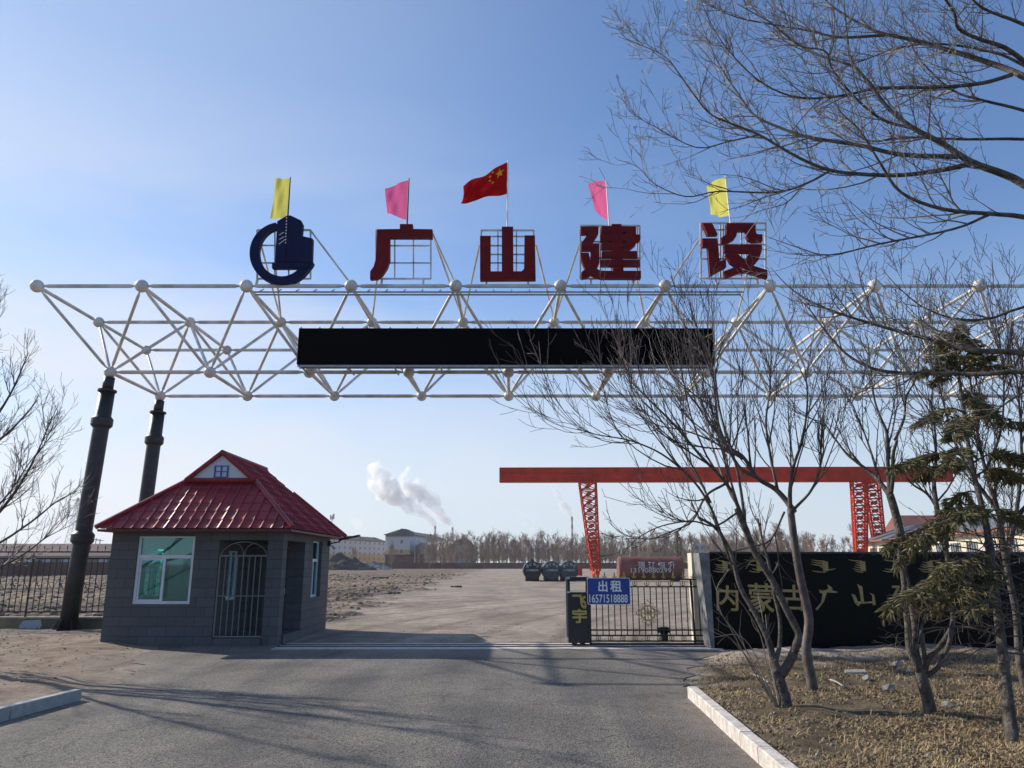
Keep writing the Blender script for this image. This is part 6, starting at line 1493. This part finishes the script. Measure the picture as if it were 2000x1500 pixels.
# stones and clods
def rock_geo(rs, r):
    vs = []; 
    for k in range(12):
        a = [(0, 1, 1.618), (0, -1, 1.618), (0, 1, -1.618), (0, -1, -1.618), (1, 1.618, 0), (-1, 1.618, 0), (1, -1.618, 0), (-1, -1.618, 0), (1.618, 0, 1), (-1.618, 0, 1), (1.618, 0, -1), (-1.618, 0, -1)][k]
        v = Vector(a) * r / 1.9 * rs.uniform(.65, 1.2); v.z *= .6; vs.append(v)
    return vs, [(0, 1, 8), (0, 8, 4), (0, 4, 5), (0, 5, 9), (0, 9, 1), (1, 6, 8), (8, 6, 10), (8, 10, 4), (4, 10, 2), (4, 2, 5), (5, 2, 11), (5, 11, 9), (9, 11, 7), (9, 7, 1), (1, 7, 6), (3, 2, 10), (3, 10, 6), (3, 6, 7), (3, 7, 11), (3, 11, 2)]
mb = MB()
for k in range(9000):
    y = 21 + 110 * rs.random() ** 2.2; x = rs.uniform(-1, 0) * y * .75
    if -9.6 < x < -4.6 and y < 24: continue
    if float(field_mask(np.array([x]), np.array([y]))[0]) * rs.random() < .25: continue
    vs, fs = rock_geo(rs, rs.uniform(.03, .09) * (1 + y / 60)); z = gh(x, y); an_ = rs.uniform(0, 6); mb.add([v + Vector((x, y, z)) for v in vs], fs)
mb.build("soil_clods", mat("dry_soil_clod", (.17, .125, .09), .95, nscale=3, color2=(.33, .27, .2)), kind='stuff')
mb = MB()
for k in range(2600):
    zone = rs.random()
    if zone < .4: y = rs.uniform(4, 15.5); x = kerb_x(min(y, KR0.y)) + .15 + rs.random() ** 1.2 * 6.5
    elif zone < .65: y = rs.uniform(11, 18.8); x = -6.6 - 9 * rs.random()
    else: y = 17.4 + 40 * rs.random() ** 1.6; x = rs.uniform(-.35, .35) * y
    if -9.3 < x < -4.9 and 16.9 < y < 21.6: continue
    vs, fs = rock_geo(rs, rs.uniform(.008, .028)); z = gh(x, y) + .004; mb.add([v + Vector((x, y, z)) for v in vs], fs)
mb.build("pebbles", M_rock, kind='stuff')
# single stones, sticks and scraps among the trees
def stone(px, py, r, label, m=M_rock):
    p = G(px, py); z = gh(p.x, p.y); r_s = random.Random(px); mb = MB(); vs, fs = rock_geo(r_s, r); mb.add([v + Vector((p.x, p.y, z + r * .25)) for v in vs], fs); mb.build("stone", m, loc=(p.x, p.y, z), label=label, cat="stone")
stone(1752, 1322, .11, "rounded grey stone between the forked tree and the multi-stemmed tree"); stone(1737, 1374, .12, "grey stone at the near edge of the rubble patch left of the multi-stemmed tree"); stone(1853, 1406, .08, "pale stone just right of the multi-stemmed tree's foot", M_paper)
stone(1697, 1346, .08, "small pale stone in the middle of the rubble patch", M_paper); stone(1780, 1333, .07, "small pale stone beside the multi-stemmed tree's fork", M_paper)
p = G(1672, 1333); z = gh(p.x, p.y) + .03; mb = MB(); mb.hexa([(p.x - .16, p.y - .06, z), (p.x + .14, p.y - .09, z + .01), (p.x + .17, p.y + .05, z + .03), (p.x - .12, p.y + .08, z + .02), (p.x - .16, p.y - .06, z + .02), (p.x + .14, p.y - .09, z + .03), (p.x + .17, p.y + .05, z + .05), (p.x - .12, p.y + .08, z + .04)]); mb.build("board_scrap", M_paper, loc=(p.x, p.y, z), label="pale flat board scrap lying in the rubble patch", cat="board")
for (a0, b_0, lb) in (((1470, 1335), (1502, 1352), "white stick lying left of the forked tree's trunk"), ((1624, 1350), (1652, 1368), "pale stick lying right of the dark straight trunk"), ((1520, 1286), (1545, 1291), "short white stick behind the forked tree's fork")):
    p, q = G(*a0), G(*b_0); mb = MB(); p.z = gh(p.x, p.y) + .04; q.z = gh(q.x, q.y) + .05; mb.tube([p, p.lerp(q, .5) + Vector((0, 0, .015)), q], [.014, .012, .008], 6); mb.build("stick", M_paper, loc=tuple(p), label=lb, cat="stick")
for (px, py, lb) in ((770, 1160, "dark clump of weeds at the field edge, middle of the yard"), (742, 1131, "dark broken pallet lying in the field"), (890, 1147, "small dark rock on the gravel right of the field")):
    p = G(px, py); mb = MB(); r_s = random.Random(px)
    if 'pallet' in lb:
        for k in range(4): mb.box((p.x - .9, p.y + .35 * k, .12), (p.x + .9, p.y + .35 * k + .12, .2))
        for k in range(3): mb.box((p.x - .9 + .8 * k, p.y, 0), (p.x - .7 + .8 * k, p.y + 1.2, .118))
        mb.build("pallet", M_bark, loc=tuple(p), label=lb, cat="pallet")
    else:
        for k in range(7): vs, fs = rock_geo(r_s, .16); c0 = Vector((p.x + r_s.uniform(-.5, .5), p.y + r_s.uniform(-.3, .3), .05)); mb.add([v + c0 for v in vs], fs)
        mb.build("dark_clump", M_soilheap, loc=tuple(p), label=lb, cat="clump")

# ------------------------------------------------------------------ thin winter haze
hb = MB(); hb.box((-2600, -60, -1.5), (2600, 2300, 235)); hm_ = bpy.data.materials.new("haze_air"); hm_.use_nodes = True; hn = hm_.node_tree; hn.nodes.clear()
ho = hn.nodes.new('ShaderNodeOutputMaterial'); hv = hn.nodes.new('ShaderNodeVolumePrincipled'); hv.inputs['Color'].default_value = (.93, .95, 1, 1); hv.inputs['Density'].default_value = .00016; hv.inputs['Anisotropy'].default_value = .3
hn.links.new(hv.outputs[0], ho.inputs['Volume']); hb.build("haze", hm_, kind='stuff')
